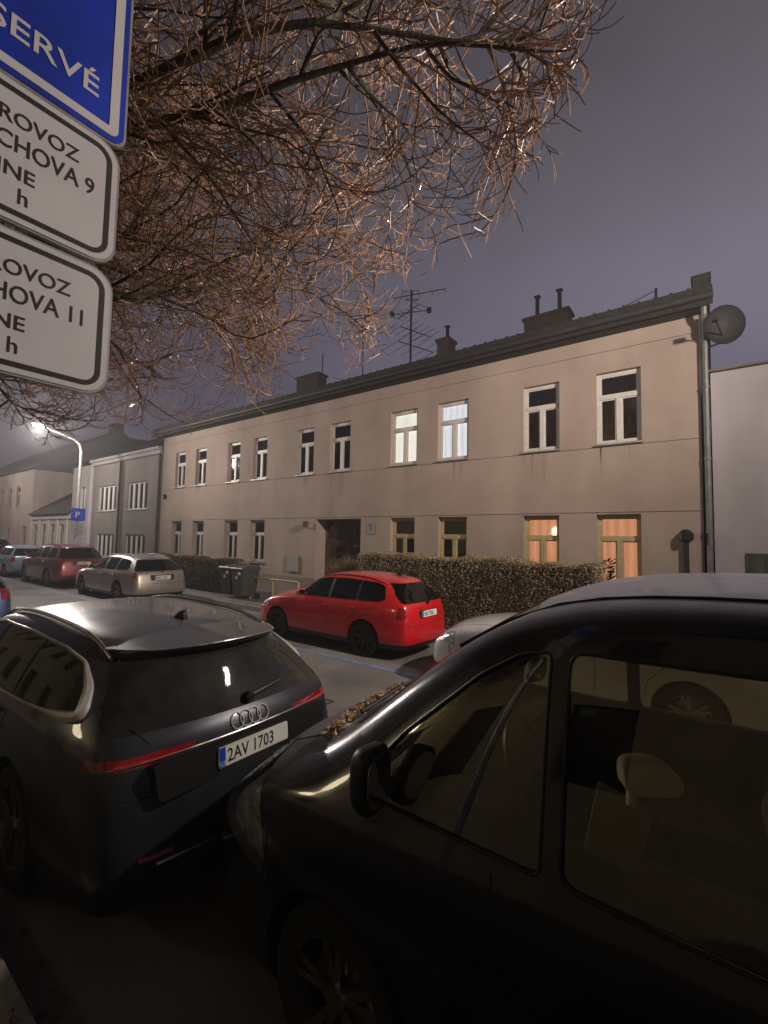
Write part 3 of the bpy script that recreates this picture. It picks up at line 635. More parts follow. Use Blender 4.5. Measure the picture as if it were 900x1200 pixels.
_n = m_em.node_tree.nodes.new('ShaderNodeTexNoise'); m_em.node_tree.links.new(_n.outputs[0], _b.inputs['Roughness'])
b = MB(); b.lathe([(.0, -.14), (.12, -.12), (.20, -.06), (.22, 0)], (0, 0, 0), 'z', 18); q = b.build('lens', m_em, hd); q.location = (0, 0, 0)
M_SIGNBLUE = mat('sign_blue', (.004, .045, .60), .5, var=.25, scale=5)
M_SIGNW = mat('sign_white', (.88, .86, .90), .42, var=.07, scale=5, coat=.2)
def flat_sign(parent, name, w, h, r, cy, cz, x, m, t=.012, label=None):
    b = MB(); b.prism(rounded(w, h, r, 5, cy, cz), x - t, x, 'x'); o = b.build(name, m, parent)
    if label: o['label'] = label
    return o
s1 = flat_sign(lp, 'parking_sign', .62, .62, .05, .0, 2.95, .10, M_SIGNBLUE)
text_mesh('letter', 'P', .42, M_PLATE, s1, (.102, -.14, 2.80), (0, 1, 0), (0, 0, 1))
for z_ in (2.38, 2.08):
    flat_sign(lp, 'supplementary_plate', .5, .26, .03, .0, z_, .10, mat('plate_greyish', (.34, .33, .38), .5))

lp2 = lp.copy(); COL.objects.link(lp2); lp2.location = (4.95, 8.65, .12); lp2.scale = (-1, 1, 1); lp2['label'] = 'street lamp post at the right end of the beige house, just past the picture edge'
for c_ in lp.children:
    if c_.name.split('.')[0] in ('post', 'lamp_head'):
        d_ = c_.copy(); COL.objects.link(d_); d_.parent = lp2
        for g_ in c_.children: h_ = g_.copy(); COL.objects.link(h_); h_.parent = d_
lp['group'] = lp2['group'] = 'street lamps along the far pavement'

# ------------------------------------------------------------------ sign post, near left
sp = thing('sign_post', 'near grey post carrying a blue reserved-parking sign above two white text plates', 'sign', (-1.28, .215, .12))
OX, OY, OZ = 1.28, -.215, -.12
b = MB(); b.tube([(0, 0, 0), (0, 0, 3.75)], .03, 14); b.lathe([(.032, 0), (.032, .03), (.0, .035)], (0, 0, 3.75), 'z', 14); b.build('post', M_STEELGREY, sp, True)
XS = -1.225
def Lp(y, z): return (y + OY, z + OZ + Z0)
def ring(parent, name, w, h, r, th, cy, cz, x, m):
    o_ = rounded(w, h, r, 6, *Lp(cy, cz)); i_ = rounded(w - 2 * th, h - 2 * th, max(.005, r - th), 6, *Lp(cy, cz)); n = len(o_); b = MB()
    vs = [(x, *p) for p in o_] + [(x, *p) for p in i_] + [(x - .0008, *p) for p in o_]
    b.add(vs, [(k, (k + 1) % n, n + (k + 1) % n, n + k) for k in range(n)] + [(k, 2 * n + k, 2 * n + (k + 1) % n, (k + 1) % n) for k in range(n)])
    return b.build(name, m, parent)
x = XS + OX
CY = .215; SW = .50
# blue sign 0.50 x 0.70
def plate3(parent, name, w, h, r, cz, m, label):
    y_, z_ = Lp(CY, cz)
    b = MB(); b.prism(rounded(w, h, r, 6, y_, z_), x - .014, x - .002, 'x'); o = b.build(name, M_SIGNEDGE, parent)
    o['label'] = label
    b = MB(); b.prism(rounded(w - .012, h - .012, r - .004, 6, y_, z_), x - .0019, x, 'x'); b.build('face', m, o)
    return o
M_SIGNEDGE = mat('sign_edge', (.50, .50, .48), .35, metal=.3, var=.15)
bl = plate3(sp, 'reserved_sign', SW + .03, .76, .035, 3.385, M_SIGNBLUE, 'blue reserved-parking sign with white border')
ring(bl, 'border', SW - .01, .72, .02, .022, CY, 3.385, x + .0015, M_SIGNW)
text_mesh('lettering', 'RESERVÉ', .074, M_SIGNW, bl, (x + .0005, *Lp(.412, 3.10)), (0, 1, 0), (0, 0, 1), 'RIGHT', .001, .0006, 1.12)
text_mesh('letter', 'P', .36, M_SIGNW, bl, (x + .0005, *Lp(.11, 3.42)), (0, 1, 0), (0, 0, 1), 'LEFT', .001)
M_TXT = mat('sign_black', (.035, .032, .03), .5, var=.2)
for (cz, num) in ((2.842, '9'), (2.505, '11')):
    pl = plate3(sp, 'text_plate', SW + .01, .325, .055, cz, M_SIGNW, 'white text plate ending in number ' + num)
    ring(pl, 'border', SW - .028, .287, .04, .012, CY, cz, x + .001, M_TXT)
    for (tx, yy, dz, sz, sx_) in (('PROVOZ', .378, .060, .048, .92), ('ČECHOVA ' + num, .415, .0, .056, .80), ('DENNE', .297, -.060, .046, 1.0), ('24   h', .288, -.113, .05, .9)):
        text_mesh('lettering', tx, sz, M_TXT, pl, (x + .0005, *Lp(yy, cz + dz)), (0, 1, 0), (0, 0, 1), 'RIGHT', .0007, .0003, sx_)
b = MB()
for z_ in (2.505, 2.842, 3.2, 3.55):
    b.box(-.045, .04, -.04, .04, z_ + OZ + Z0 - .015, z_ + OZ + Z0 + .015)
b.build('clamp', M_STEELGREY, sp)
# ------------------------------------------------------------------ cars: one smooth closed shell each, with real openings cut in it
def interp(pts, x):
    if x <= pts[0][0]: return pts[0][1]
    for (a, b_), (c, d) in zip(pts, pts[1:]):
        if x <= c: return b_ + (d - b_) * (x - a) / (c - a)
    return pts[-1][1]
def sstep(t): t = max(0, min(1, t)); return t * t * (3 - 2 * t)

def shell(sp_):
    Lc, Wc = sp_['L'], sp_['W']; hw = Wc / 2; z0 = sp_.get('clear', .2)
    xs = sp_['xs']; zt = sp_['top']; zb = sp_['belt']; rs = sp_['rear_shift']; fs = sp_.get('front_shift', (.06, 0, 0, .02, .05, .09, .13)); wf = sp_['wfac']; yin = sp_['yin']
    def section(x):
        T = interp(zt, x); B = min(interp(zb, x), T - .05); w = hw * interp(wf, x); yi = interp(yin, x); zd = T - B
        y4 = w - .05; y6 = w - yi; z6 = T - min(.075, .3 * zd)
        lo = z0 + interp(sp_.get('lift', [(0, .0), (Lc, .0)]), x)
        mid = sp_.get('midz', .52)
        side = [(w - .05, lo), (w - .008, lo + .12), (w, mid + (B - .9) * .3), (w - .018, B - .07), (y4, B), (y4 + (y6 - y4) * .42, B + (z6 - B) * .55), (y6, z6)]
        top = [(y6 - .11, T - .012), (y6 * .5, T + .012), (0, T + .02)]
        return side, top
    nx = len(xs); bm = bmesh.new(); G = {}
    def X(x, j):
        j = min(j, 6)
        rr = rs[j] * sstep((x - (Lc - sp_.get('rear_span', 1.3))) / sp_.get('rear_span', 1.3)); ff = fs[j] * (1 - sstep(x / .5))
        return x - rr + ff
    for i, x in enumerate(xs):
        side, top = section(x)
        for j, (y, z) in enumerate(side):
            for s in (-1, 1): G[i, 's', j, s] = bm.verts.new((X(x, j), s * y, z))
        for k, (y, z) in enumerate(top):
            for s in ((-1, 1) if k < 2 else (0,)): G[i, 't', k, s] = bm.verts.new((X(x, 6), s * y, z))
    def topring(i): return [G[i, 's', 6, -1], G[i, 't', 0, -1], G[i, 't', 1, -1], G[i, 't', 2, 0], G[i, 't', 1, 1], G[i, 't', 0, 1], G[i, 's', 6, 1]]
    for i in range(nx - 1):
        for j in range(6):
            bm.faces.new((G[i, 's', j, -1], G[i, 's', j + 1, -1], G[i + 1, 's', j + 1, -1], G[i + 1, 's', j, -1]))
            bm.faces.new((G[i, 's', j, 1], G[i + 1, 's', j, 1], G[i + 1, 's', j + 1, 1], G[i, 's', j + 1, 1]))
        a, b_ = topring(i), topring(i + 1)
        for k in range(6): bm.faces.new((a[k], a[k + 1], b_[k + 1], b_[k]))
    for i, sg, bulge in ((0, -1, sp_.get('bulge_f', .10)), (nx - 1, 1, sp_.get('bulge_r', .07))):
        rows = []
        for j in range(6):
            l_, r_ = G[i, 's', j, -1], G[i, 's', j, 1]; row = [l_]
            for f in (-.80, -.42, 0, .42, .80):
                row.append(bm.verts.new((l_.co.x + sg * bulge * (1 - f * f), f * r_.co.y, l_.co.z)))
            rows.append(row + [r_])
        rows.append(topring(i))
        if sg: # crown the top row a little in plan too
            for k, f in zip(range(1, 6), (-.8, -.42, 0, .42, .8)): rows[6][k].co.x += sg * bulge * (1 - f * f) * .8
        for a, b_ in zip(rows, rows[1:]):
            for k in range(6):
                q = (a[k], a[k + 1], b_[k + 1], b_[k]); bm.faces.new(q if sg < 0 else q[::-1])
    bmesh.ops.recalc_face_normals(bm, faces=bm.faces)
    me = bpy.data.meshes.new('cage'); bm.to_mesh(me); bm.free()
    o = bpy.data.objects.new('cage', me); COL.objects.link(o); md = o.modifiers.new('s', 'SUBSURF'); md.levels = 3; md.render_levels = 3
    dg = bpy.context.evaluated_depsgraph_get(); m2_ = bpy.data.meshes.new_from_object(o.evaluated_get(dg)); bpy.data.objects.remove(o); bpy.data.meshes.remove(me)
    bm = bmesh.new(); bm.from_mesh(m2_); bpy.data.meshes.remove(m2_); bm.normal_update()
    # make sure normals point out
    if sum(f.normal.z for f in bm.faces if f.calc_center_median().z > 1) < 0: bmesh.ops.reverse_faces(bm, faces=bm.faces); bm.normal_update()
    return bm

def smooth_poly(pts, r, n=4):
    """round the corners of a polygon"""
    out_ = []; N = len(pts)
    for i in range(N):
        p = Vector(pts[i]); a = Vector(pts[i - 1]); c = Vector(pts[(i + 1) % N])
        ra = min(r, (a - p).length * .45); rc = min(r, (c - p).length * .45)
        A = p + (a - p).normalized() * ra; C = p + (c - p).normalized() * rc
        for k in range(n + 1):
            t = k / n; out_.append(tuple(A * (1 - t) ** 2 + p * 2 * t * (1 - t) + C * t * t))
    return out_
def inpoly(p, poly):
    x, y = p; r = False; n = len(poly)
    for i in range(n):
        x1, y1 = poly[i]; x2, y2 = poly[i - 1]
        if (y1 > y) != (y2 > y) and x < (x2 - x1) * (y - y1) / (y2 - y1) + x1: r = not r
    return r
AX = {'y': (0, 2), 'x': (1, 2), 'z': (0, 1)}
def bis(bm, faces, co, no):
    g = set(faces)
    for f in faces: g.update(f.edges); g.update(f.verts)
    r = bmesh.ops.bisect_plane(bm, geom=list(g), dist=1e-5, plane_co=co, plane_no=no)
    return [q for q in r['geom'] if isinstance(q, bmesh.types.BMFace) and q.is_valid]
def region(bm, axis, poly, filt):
    a, b_ = AX[axis]; xs = [p[0] for p in poly]; ys = [p[1] for p in poly]; m = .12
    fs = [f for f in bm.faces if filt(f) and min(xs) - m < f.calc_center_median()[a] < max(xs) + m and min(ys) - m < f.calc_center_median()[b_] < max(ys) + m]
    n = len(poly)
    for i in range(n):
        p, q = poly[i], poly[(i + 1) % n]
        d = (q[0] - p[0], q[1] - p[1])
        if abs(d[0]) + abs(d[1]) < 1e-5: continue
        co = [0, 0, 0]; co[a], co[b_] = p; no = [0, 0, 0]; no[a], no[b_] = d[1], -d[0]
        # only faces near this edge need cutting
        near = []; rest = []
        L2 = d[0] ** 2 + d[1] ** 2
        for f in fs:
            c = f.calc_center_median(); t = max(0, min(1, ((c[a] - p[0]) * d[0] + (c[b_] - p[1]) * d[1]) / L2))
            (near if (c[a] - p[0] - t * d[0]) ** 2 + (c[b_] - p[1] - t * d[1]) ** 2 < .16 ** 2 else rest).append(f)
        if near: fs = rest + bis(bm, near, co, no)
    out_ = []
    for f in fs:
        if not f.is_valid: continue
        c = f.calc_center_median()
        if inpoly((c[a], c[b_]), poly): out_.append(f)
    return out_
def planes_region(bm, pls, filt):
    fs = [f for f in bm.faces if filt(f)]
    for co, no in pls: fs = bis(bm, fs, co, no)
    return [f for f in fs if f.is_valid and all((f.calc_center_median() - Vector(co)).dot(Vector(no)) < 0 for co, no in pls)]
def lift(bm, faces, name, m, parent, off, rim=.02, rimdir=None, smooth=True, split=None, keep=True):
    """take faces out of the shell as a mesh of their own, offset along the normal; the shell gets a returned edge"""
    objs = []
    groups = [(faces, name, m, off)] if split is None else split
    for fs, nm, mt, of in groups:
        if not fs: continue
        idx = {}; vs = []; ff = []
        for f in fs:
            r = []
            for v in f.verts:
                if v not in idx: idx[v] = len(vs); vs.append(tuple(v.co + v.normal * of))
                r.append(idx[v])
            ff.append(r)
        if keep:
            me = bpy.data.meshes.new(nm); me.from_pydata(vs, [], ff); me.materials.append(mt); me.shade_smooth()
            o = bpy.data.objects.new(nm, me); COL.objects.link(o); o.parent = parent; objs.append(o)
    S_ = set(faces); border = {e for f in faces for e in f.edges if any(g not in S_ for g in e.link_faces)}
    nrm = {v: v.normal.copy() for e in border for v in e.verts}
    bmesh.ops.delete(bm, geom=list(S_), context='FACES')
    border = [e for e in border if e.is_valid]
    if rim and border:
        src = {}
        r = bmesh.ops.extrude_edge_only(bm, edges=border)
        nv = [g for g in r['geom'] if isinstance(g, bmesh.types.BMVert)]
        old = {tuple(round(c, 5) for c in v.co): n for v, n in nrm.items() if v.is_valid}
        for v in nv:
            n = old.get(tuple(round(c, 5) for c in v.co), Vector((0, 0, 0)))
            v.co -= (Vector(rimdir(v.co)) if rimdir else n) * rim
        bm.normal_update()
    return objs
def components(faces):
    left = set(faces); comps = []
    while left:
        st = [left.pop()]; c = [st[0]]
        while st:
            f = st.pop()
            for e in f.edges:
                for g in e.link_faces:
                    if g in left: left.remove(g); st.append(g); c.append(g)
        comps.append(c)
    return comps

WHEELS = {}
def wheel(parent, x, y, R, sgn, style='alloy', w=.21):
    key = (round(R, 3), style)
    if key not in WHEELS:
        b = MB(); h = w / 2
        b.lathe([(R * .66, -h * .9), (R * .80, -h), (R * .93, -h * .96), (R * .985, -h * .75), (R, -h * .4), (R, h * .4), (R * .985, h * .75), (R * .93, h * .96), (R * .80, h), (R * .66, h * .9), (R * .64, h * .5)], (0, 0, 0), 'y', 40)
        b1 = MB()   # outside face is -y
        b1.lathe([(R * .66, -h * .82), (R * .68, -h * .9), (R * .64, -h * .86), (R * .62, -h * .2), (R * .62, h * .6)], (0, 0, 0), 'y', 40)
        b1.lathe([(0, -h * .72), (R * .12, -h * .72), (R * .15, -h * .5), (R * .15, 0)], (0, 0, 0), 'y', 20)
        n = 5 if style == 'alloy' else 7
        for k in range(n):
            for dd in ((-.11, .11) if style == 'alloy' else (0,)):
                a = 2 * pi * k / n; a0 = a + dd * .6; a1 = a + dd * 1.5; wd = R * (.045 if style == 'alloy' else .1)
                p0 = Vector((R * .10 * cos(a0), -h * .6, R * .10 * sin(a0))); p1 = Vector((R * .645 * cos(a1), -h * .78, R * .645 * sin(a1)))
                d = (p1 - p0).normalized(); t = Vector((-d.z, 0, d.x)) * wd; up_ = Vector((0, .025, 0))
                b1.add([p0 - t, p0 + t, p1 + t * 1.1, p1 - t * 1.1, p0 - t + up_, p0 + t + up_, p1 + t * 1.1 + up_, p1 - t * 1.1 + up_], [(0, 1, 2, 3), (7, 6, 5, 4), (0, 4, 5, 1), (1, 5, 6, 2), (2, 6, 7, 3), (3, 7, 4, 0)])
        b2 = MB(); b2.lathe([(0, -.01), (R * .48, -.01), (R * .48, .01), (0, .01)], (0, 0, 0), 'y', 24)
        t_ = b.build('tyre', M_RUBBER, None, True); r_ = b1.build('rim', M_RIM if style == 'alloy' else M_RIMDARK, None, True); k_ = b2.build('brake_disc', M_STEELGREY, None)
        WHEELS[key] = (t_.data, r_.data, k_.data)
        for o in (t_, r_, k_): bpy.data.objects.remove(o)
    td, rd, kd = WHEELS[key]
    tt = bpy.data.objects.new('wheel', td); COL.objects.link(tt); tt.parent = parent; tt.location = (x, y, R); tt.rotation_euler = (0, random.uniform(0, 1), 0 if sgn < 0 else pi)
    for nm, dd in (('rim', rd), ('brake_disc', kd)):
        r = bpy.data.objects.new(nm, dd); COL.objects.link(r); r.parent = tt

def seat(parent, x, y, z, m, w=.5, lean=.22, hr=True, hh=.58):
    b = MB(); b.box(x - .25, x + .25, y - w / 2, y + w / 2, z - .08, z + .07); o = b.build('seat', m, parent, True, bevel=.04)
    b = MB(); t = .09
    b.add([(x + .17, y - w / 2, z + .02), (x + .33, y - w / 2, z + .02), (x + .33, y + w / 2, z + .02), (x + .17, y + w / 2, z + .02),
           (x + .17 + lean, y - w / 2 + .05, z + hh), (x + .28 + lean, y - w / 2 + .05, z + hh), (x + .28 + lean, y + w / 2 - .05, z + hh), (x + .17 + lean, y + w / 2 - .05, z + hh)],
          [(3, 2, 1, 0), (4, 5, 6, 7), (0, 1, 5, 4), (1, 2, 6, 5), (2, 3, 7, 6), (3, 0, 4, 7)]); b.build('backrest', m, o, True, bevel=.035)
    if hr:
        b = MB(); hx = x + .24 + lean; b.box(hx - .05, hx + .06, y - .13, y + .13, z + hh + .06, z + hh + .25); b.build('headrest', m, o, True, bevel=.04)
        b = MB(); b.tube([(hx, y - .06, z + hh - .02), (hx, y - .06, z + hh + .08)], .007, 6); b.tube([(hx, y + .06, z + hh - .02), (hx, y + .06, z + hh + .08)], .007, 6); b.build('headrest_rods', M_CHROME, o)

def car(sp_, loc, label, cat, name, group, paint, glassm=None, glassr=None):
    glassm = glassm or M_GLASS; glassr = glassr or M_GLASSDARK
    root = thing(name, label, cat, loc, group)
    bm = shell(sp_); Lc, Wc = sp_['L'], sp_['W']; hw = Wc / 2
    bvh = BVHTree.FromBMesh(bm)
    def on_side(x, z, s, off=0.0):
        h = bvh.ray_cast(Vector((x, s * (hw + 1), z)), Vector((0, -s, 0)))
        return (h[0] + h[1] * off, h[1]) if h[0] else (Vector((x, s * hw, z)), Vector((0, s, 0)))
    def on_rear(y, z, off=0.0, front=False):
        d = -1 if front else 1
        h = bvh.ray_cast(Vector((Lc / 2 + d * (Lc / 2 + 1), y, z)), Vector((-d, 0, 0)))
        return (h[0] + h[1] * off, h[1]) if h[0] else (Vector((Lc if d > 0 else 0, y, z)), Vector((d, 0, 0)))
    def on_top(x, y, off=0.0):
        h = bvh.ray_cast(Vector((x, y, 4)), Vector((0, 0, -1)))
        return (h[0] + h[1] * off, h[1]) if h[0] else (Vector((x, y, 1)), Vector((0, 0, 1)))
    R = sp_['R']
    # wheel arches
    for wx in (sp_['wf'], sp_['wr']):
        poly = [(wx + (R + .055) * cos(2 * pi * k / 28), R + .01 + (R + .045) * sin(2 * pi * k / 28)) for k in range(28)]
        fs = region(bm, 'y', poly, lambda f: abs(f.normal.y) > .35 and f.calc_center_median().z < 1.1)
        lift(bm, fs, 'x', None, root, 0, rim=.17, rimdir=lambda co: (0, 1 if co.y > 0 else -1, 0), keep=False)
    # side glass
    for k, poly in enumerate(sp_['dlo']):
        P = smooth_poly(poly['p'], poly.get('r', .04))
        fs = region(bm, 'y', P, lambda f: abs(f.normal.y) > .4 and f.calc_center_median().z > .8)
        for c0, c1 in poly.get('pillars', ()):
            for xx, tilt in ((c0, 0), (c1, 0)):
                fs = bis(bm, [f for f in fs if f.is_valid], (xx, 0, 1.1), (1, 0, poly.get('tilt', 0)))
        sp_l = []
        def cls(f):
            c = f.calc_center_median(); xx = c.x + (c.z - 1.1) * poly.get('tilt', 0)
            for i, (c0, c1) in enumerate(poly.get('pillars', ())):
                if c0 < xx < c1: return ('p', i)
            return ('g', sum(xx > c1 for c0, c1 in poly.get('pillars', ())))
        for s in (-1, 1):
            gr = {}
            for f in fs:
                if (f.calc_center_median().y > 0) == (s > 0): gr.setdefault(cls(f), []).append(f)
            for key, ff in gr.items():
                if key[0] == 'g': sp_l.append((ff, 'side_window', glassr if key[1] + poly.get('rearfrom', 0) >= 1 and poly.get('dark') else glassm, -.007))
                else: sp_l.append((ff, 'door_pillar', M_BLACKPL, -.003))
        lift(bm, fs, '', None, root, 0, rim=.02, split=sp_l)
        # surround
        for s in (-1, 1):
            rr = poly.get('trim_r', .006); b = MB(); pts = []
            PP = P + [P[0]]
            for (x1, z1), (x2, z2) in zip(PP, PP[1:]):
                n_ = max(1, int(sqrt((x2 - x1) ** 2 + (z2 - z1) ** 2) / .06))
                for q in range(n_): pts.append(on_side(x1 + (x2 - x1) * q / n_, z1 + (z2 - z1) * q / n_, s, .001)[0])
            pts.append(pts[0]); rad = [rr] * len(pts)
            if poly.get('trim_wide'):  # the chrome widens at the rear corner
                cx, cz, gain = poly['trim_wide']; rad = [rr + gain * max(0, 1 - sqrt((p.x - cx) ** 2 + (p.z - cz) ** 2) / .34) for p in pts]
            b.tube(pts, rad, 8, False); b.build('window_trim', poly.get('trim', M_BLACKPL), root, True)
    # windscreen and rear window
    fs = region(bm, 'x', smooth_poly(sp_['screen'], .07), lambda f: f.normal.x < -.2 and f.normal.z > .1 and f.calc_center_median().x < Lc * .6)
    lift(bm, fs, 'windscreen', glassm, root, -.005, rim=.015)
    fs = region(bm, 'x', smooth_poly(sp_['backlight'], .06), lambda f: f.normal.x > .25 and f.calc_center_median().x > Lc * .7)
    lift(bm, fs, 'rear_window', sp_.get('rearglass', glassr), root, -.005, rim=.015)
    # lights
    for s in (-1, 1):
        for (nm, mt, pls, filt) in sp_['lights'](s):
            fs = planes_region(bm, pls, filt)
            for i_, c_ in enumerate(sorted(components(fs), key=len, reverse=True)[:1]): 
                if nm == 'headlight' and sp_.get('deep_lamp'):
                    lift(bm, c_, '', None, root, 0, rim=.05, split=[(c_, nm, M_LENSG, 0), (c_, 'lamp_housing', M_HOUSING, -.045)])
                else: lift(bm, c_, nm, mt, root, .0, rim=.008)
    # lower cladding
    cz = sp_.get('clad', .33)
    fs = planes_region(bm, [((0, 0, cz), (0, 0, 1))], lambda f: f.calc_center_median().z < cz + .2)
    if fs: lift(bm, fs, 'sill_cladding', sp_.get('cladm', M_BLACKPL), root, -.004, rim=.004)
    me = bpy.data.meshes.new('body'); bm.to_mesh(me); bm.free(); me.materials.append(paint); me.shade_smooth(); me.set_sharp_from_angle(angle=radians(40))
    o = bpy.data.objects.new('body', me); COL.objects.link(o); o.parent = root
    # underbody and arch liners
    b = MB(); b.box(.25, Lc - .25, -hw + .24, hw - .24, .17, .5); b.box(sp_['wf'] + R + .05, sp_['wr'] - R - .05, -hw + .08, hw - .08, .21, .36); b.build('underbody', M_UNDER, root)
    for wx in (sp_['wf'], sp_['wr']):
        for s in (-1, 1): wheel(root, wx, s * (hw - .125), R, s, sp_.get('wstyle', 'alloy'))
    # seams
    for s in (-1, 1):
        for poly in sp_['seams']:
            b = MB(); pts = []
            for (x1, z1), (x2, z2) in zip(poly, poly[1:]):
                n_ = max(1, int(sqrt((x2 - x1) ** 2 + (z2 - z1) ** 2) / .05))
                for q in range(n_): pts.append(on_side(x1 + (x2 - x1) * q / n_, z1 + (z2 - z1) * q / n_, s, -.0015)[0])
            pts.append(on_side(*poly[-1], s, -.0015)[0]); b.tube(pts, .004, 5); b.build('panel_gap', M_UNDER, root)
    for poly in sp_.get('rear_seams', ()):
        b = MB(); pts = []
        for (y1, z1), (y2, z2) in zip(poly, poly[1:]):
            for q in range(14): pts.append(on_rear(y1 + (y2 - y1) * q / 14, z1 + (z2 - z1) * q / 14, -.0015)[0])
        pts.append(on_rear(*poly[-1], -.0015)[0]); b.tube(pts, .005, 5); b.build('panel_gap', M_UNDER, root)
    for poly in sp_.get('hood_seams', ()):
        for s in (-1, 1):
            b = MB(); pts = []
            for (x1, y1), (x2, y2) in zip(poly, poly[1:]):
                for q in range(8): pts.append(on_top(x1 + (x2 - x1) * q / 8, s * (y1 + (y2 - y1) * q / 8), -.001)[0])
            pts.append(on_top(poly[-1][0], s * poly[-1][1], -.001)[0]); b.tube(pts, .0045, 5); b.build('panel_gap', M_UNDER, root)
    # door handles
    for s in (-1, 1):
        for (hx, hz) in sp_['handles']:
            p, n = on_side(hx, hz, s, .022); p2, _ = on_side(hx + .17, hz + .008, s, .022)
            b = MB(); q0, _ = on_side(hx, hz, s, 0); q1, _ = on_side(hx + .17, hz + .008, s, 0)
            b.tube([q0, p, p.lerp(p2, .5) + n * .006, p2, q1], [.011, .012, .013, .012, .011], 8); b.build('door_handle', sp_.get('handlem', paint), root, True)
    # mirrors
    mxx, mz, my = sp_['mirror']; ms = sp_.get('mirror_size', (.10, .22, .15))
    for s in (-1, 1):
        p, n = on_side(mxx, mz - .02, s)
        b = MB(); c = Vector((mxx + .0, s * (abs(p.y) + my), mz))
        nu, nv = 20, 14
        def sg_(v, e_): return math.copysign(abs(v) ** e_, v)
        for a_ in range(nv + 1):
            th = -pi / 2 + pi * a_ / nv
            for q_ in range(nu):
                ph = 2 * pi * q_ / nu; yy = ms[1] / 2 * sg_(cos(ph), .55) * sg_(cos(th), .45); zz = ms[2] / 2 * sg_(sin(ph), .55) * sg_(cos(th), .45) + .06 * yy
                b.v.append((ms[0] / 2 * (sg_(sin(th), .8) if th < 0 else .35 * sg_(sin(th), 1)) * (1.25 if th < 0 else 1), yy, zz))
        b.f += [(a_ * nu + q_, a_ * nu + (q_ + 1) % nu, (a_ + 1) * nu + (q_ + 1) % nu, (a_ + 1) * nu + q_) for a_ in range(nv) for q_ in range(nu)]
        mo = b.build('wing_mirror', sp_.get('mirrorm', paint), root, True); mo.location = c; mo.scale = (1, s, 1)
        b = MB(); b.prism([(ms[1] * .40 * sg_(cos(2 * pi * q_ / 24), .6), ms[2] * .38 * sg_(sin(2 * pi * q_ / 24), .6) + .06 * ms[1] * .4 * cos(2 * pi * q_ / 24)) for q_ in range(24)], ms[0] * .155, ms[0] * .19, 'x'); b.build('mirror_glass', M_MIRROR, mo)
        b = MB(); b.tube([(mxx - .03, p.y - s * .03, mz - ms[2] * .3), c + Vector((-.0, -s * ms[1] * .3, -ms[2] * .3))], [.035, .025], 8); b.build('mirror_stalk', M_BLACKPL, root, True)
    # number plates
    pz = sp_['plate'][0]; pm = sp_['plate'][1]
    for front in (False, True):
        zz = pz if not front else sp_['plate'][2]
        p, n = on_rear(0, zz, .006, front); d = 1 if not front else -1
        tl = Vector((0, 0, 1)); right = Vector((0, 1, 0)) if d > 0 else Vector((0, -1, 0))
        b = MB(); b.prism(rounded(.52, .112, .01, 3), 0, .008, 'x'); po = b.build('number_plate', M_PLATE, root)
        po.location = p if d > 0 else p; po.rotation_euler = (0, radians(-sp_['plate'][3]) if d > 0 else 0, 0 if d > 0 else pi)
        b = MB(); b.box(.0081, .0087, -.258, -.216, -.054, .054); b.build('country_band', M_BLUE, po)
        text_mesh('plate_text', pm, .105, M_INK, po, (.0084, -.205, -.037), (0, 1, 0), (0, 0, 1), 'LEFT', .0006, .001, .82)
        text_mesh('plate_text', 'CZ', .03, M_PLATE, po, (.0088, -.255, -.045), (0, 1, 0), (0, 0, 1), 'LEFT', .0004)
        if not front and sp_.get('recess'):
            b = MB(); ry_, rh = sp_['recess']; q, _ = on_rear(0, pz, .0, False)
            b.prism(smooth_poly([(-ry_, -rh), (ry_, -rh), (ry_ * 1.05, rh), (-ry_ * 1.05, rh)], .04), -.05, .001, 'x'); ro = b.build('plate_recess', M_BLACKPL, root); ro.location = q; ro.rotation_euler = (0, radians(-sp_['plate'][3]), 0)
    # grille
    b = MB(); gz0, gz1, gw = sp_['grille']; n_ = 5
    for k in range(n_):
        z = gz0 + (gz1 - gz0) * k / (n_ - 1); b.tube([on_rear(-gw + 2 * gw * q / 8, z, .004, True)[0] for q in range(9)], .012, 6)
    b.build('grille', M_BLACKPL, root)
    # wiper at the back
    if sp_.get('wiper'):
        (ya, za), (yb, zb_) = sp_['wiper']; pa, _ = on_rear(ya, za, .02); pb, _ = on_rear(yb, zb_, .018); pm_, _ = on_rear((ya + yb) / 2, (za + zb_) / 2, .026)
        b = MB(); b.tube([pa, pa.lerp(pm_, .5), pm_, pb], [.013, .010, .008, .006], 6); b.lathe([(0, -.02), (.028, -.02), (.03, .02), (0, .025)], tuple(pa), 'x', 12); b.build('rear_wiper', M_BLACKPL, root, True)
    # interior
    M_I = sp_.get('interior', M_CLOTH)
    sx, sz = sp_['seats']
    for i_, x_ in enumerate(sx):
        for y_ in ((-.38, .38) if i_ == 0 else (-.42, 0, .42)): seat(root, x_, y_ * Wc / 1.8, sz, M_I, .5 if i_ == 0 else .42, hh=sp_.get('seath', .52), hr=True)
    dz = sp_['dash']
    b = MB(); b.box(dz[0], dz[0] + .45, -hw + .2, hw - .2, dz[1] - .3, dz[1]); b.build('dashboard', M_I, root, bevel=.05)
    b = MB(); cx, cy, czz = dz[0] + .62, -.36 * Wc / 1.8, dz[1] + .02
    b.tube([(cx + .18 * sin(radians(25)) * sin(a) * -1, cy + .185 * cos(a), czz + .185 * sin(a)) for a in [2 * pi * k / 24 for k in range(25)]], .015, 7, False); b.tube([(cx, cy - .17, czz), (cx, cy + .17, czz)], .02, 6); b.tube([(cx, cy, czz), (cx - .25, cy, czz - .1)], .03, 6); b.build('steering_wheel', M_BLACKPL, root, True)
    b = MB(); b.box(.9, Lc - .35, -hw + .16, hw - .16, .36, .40); b.build('cabin_floor', M_UNDER, root)
    root['_'] = 0; del root['_']
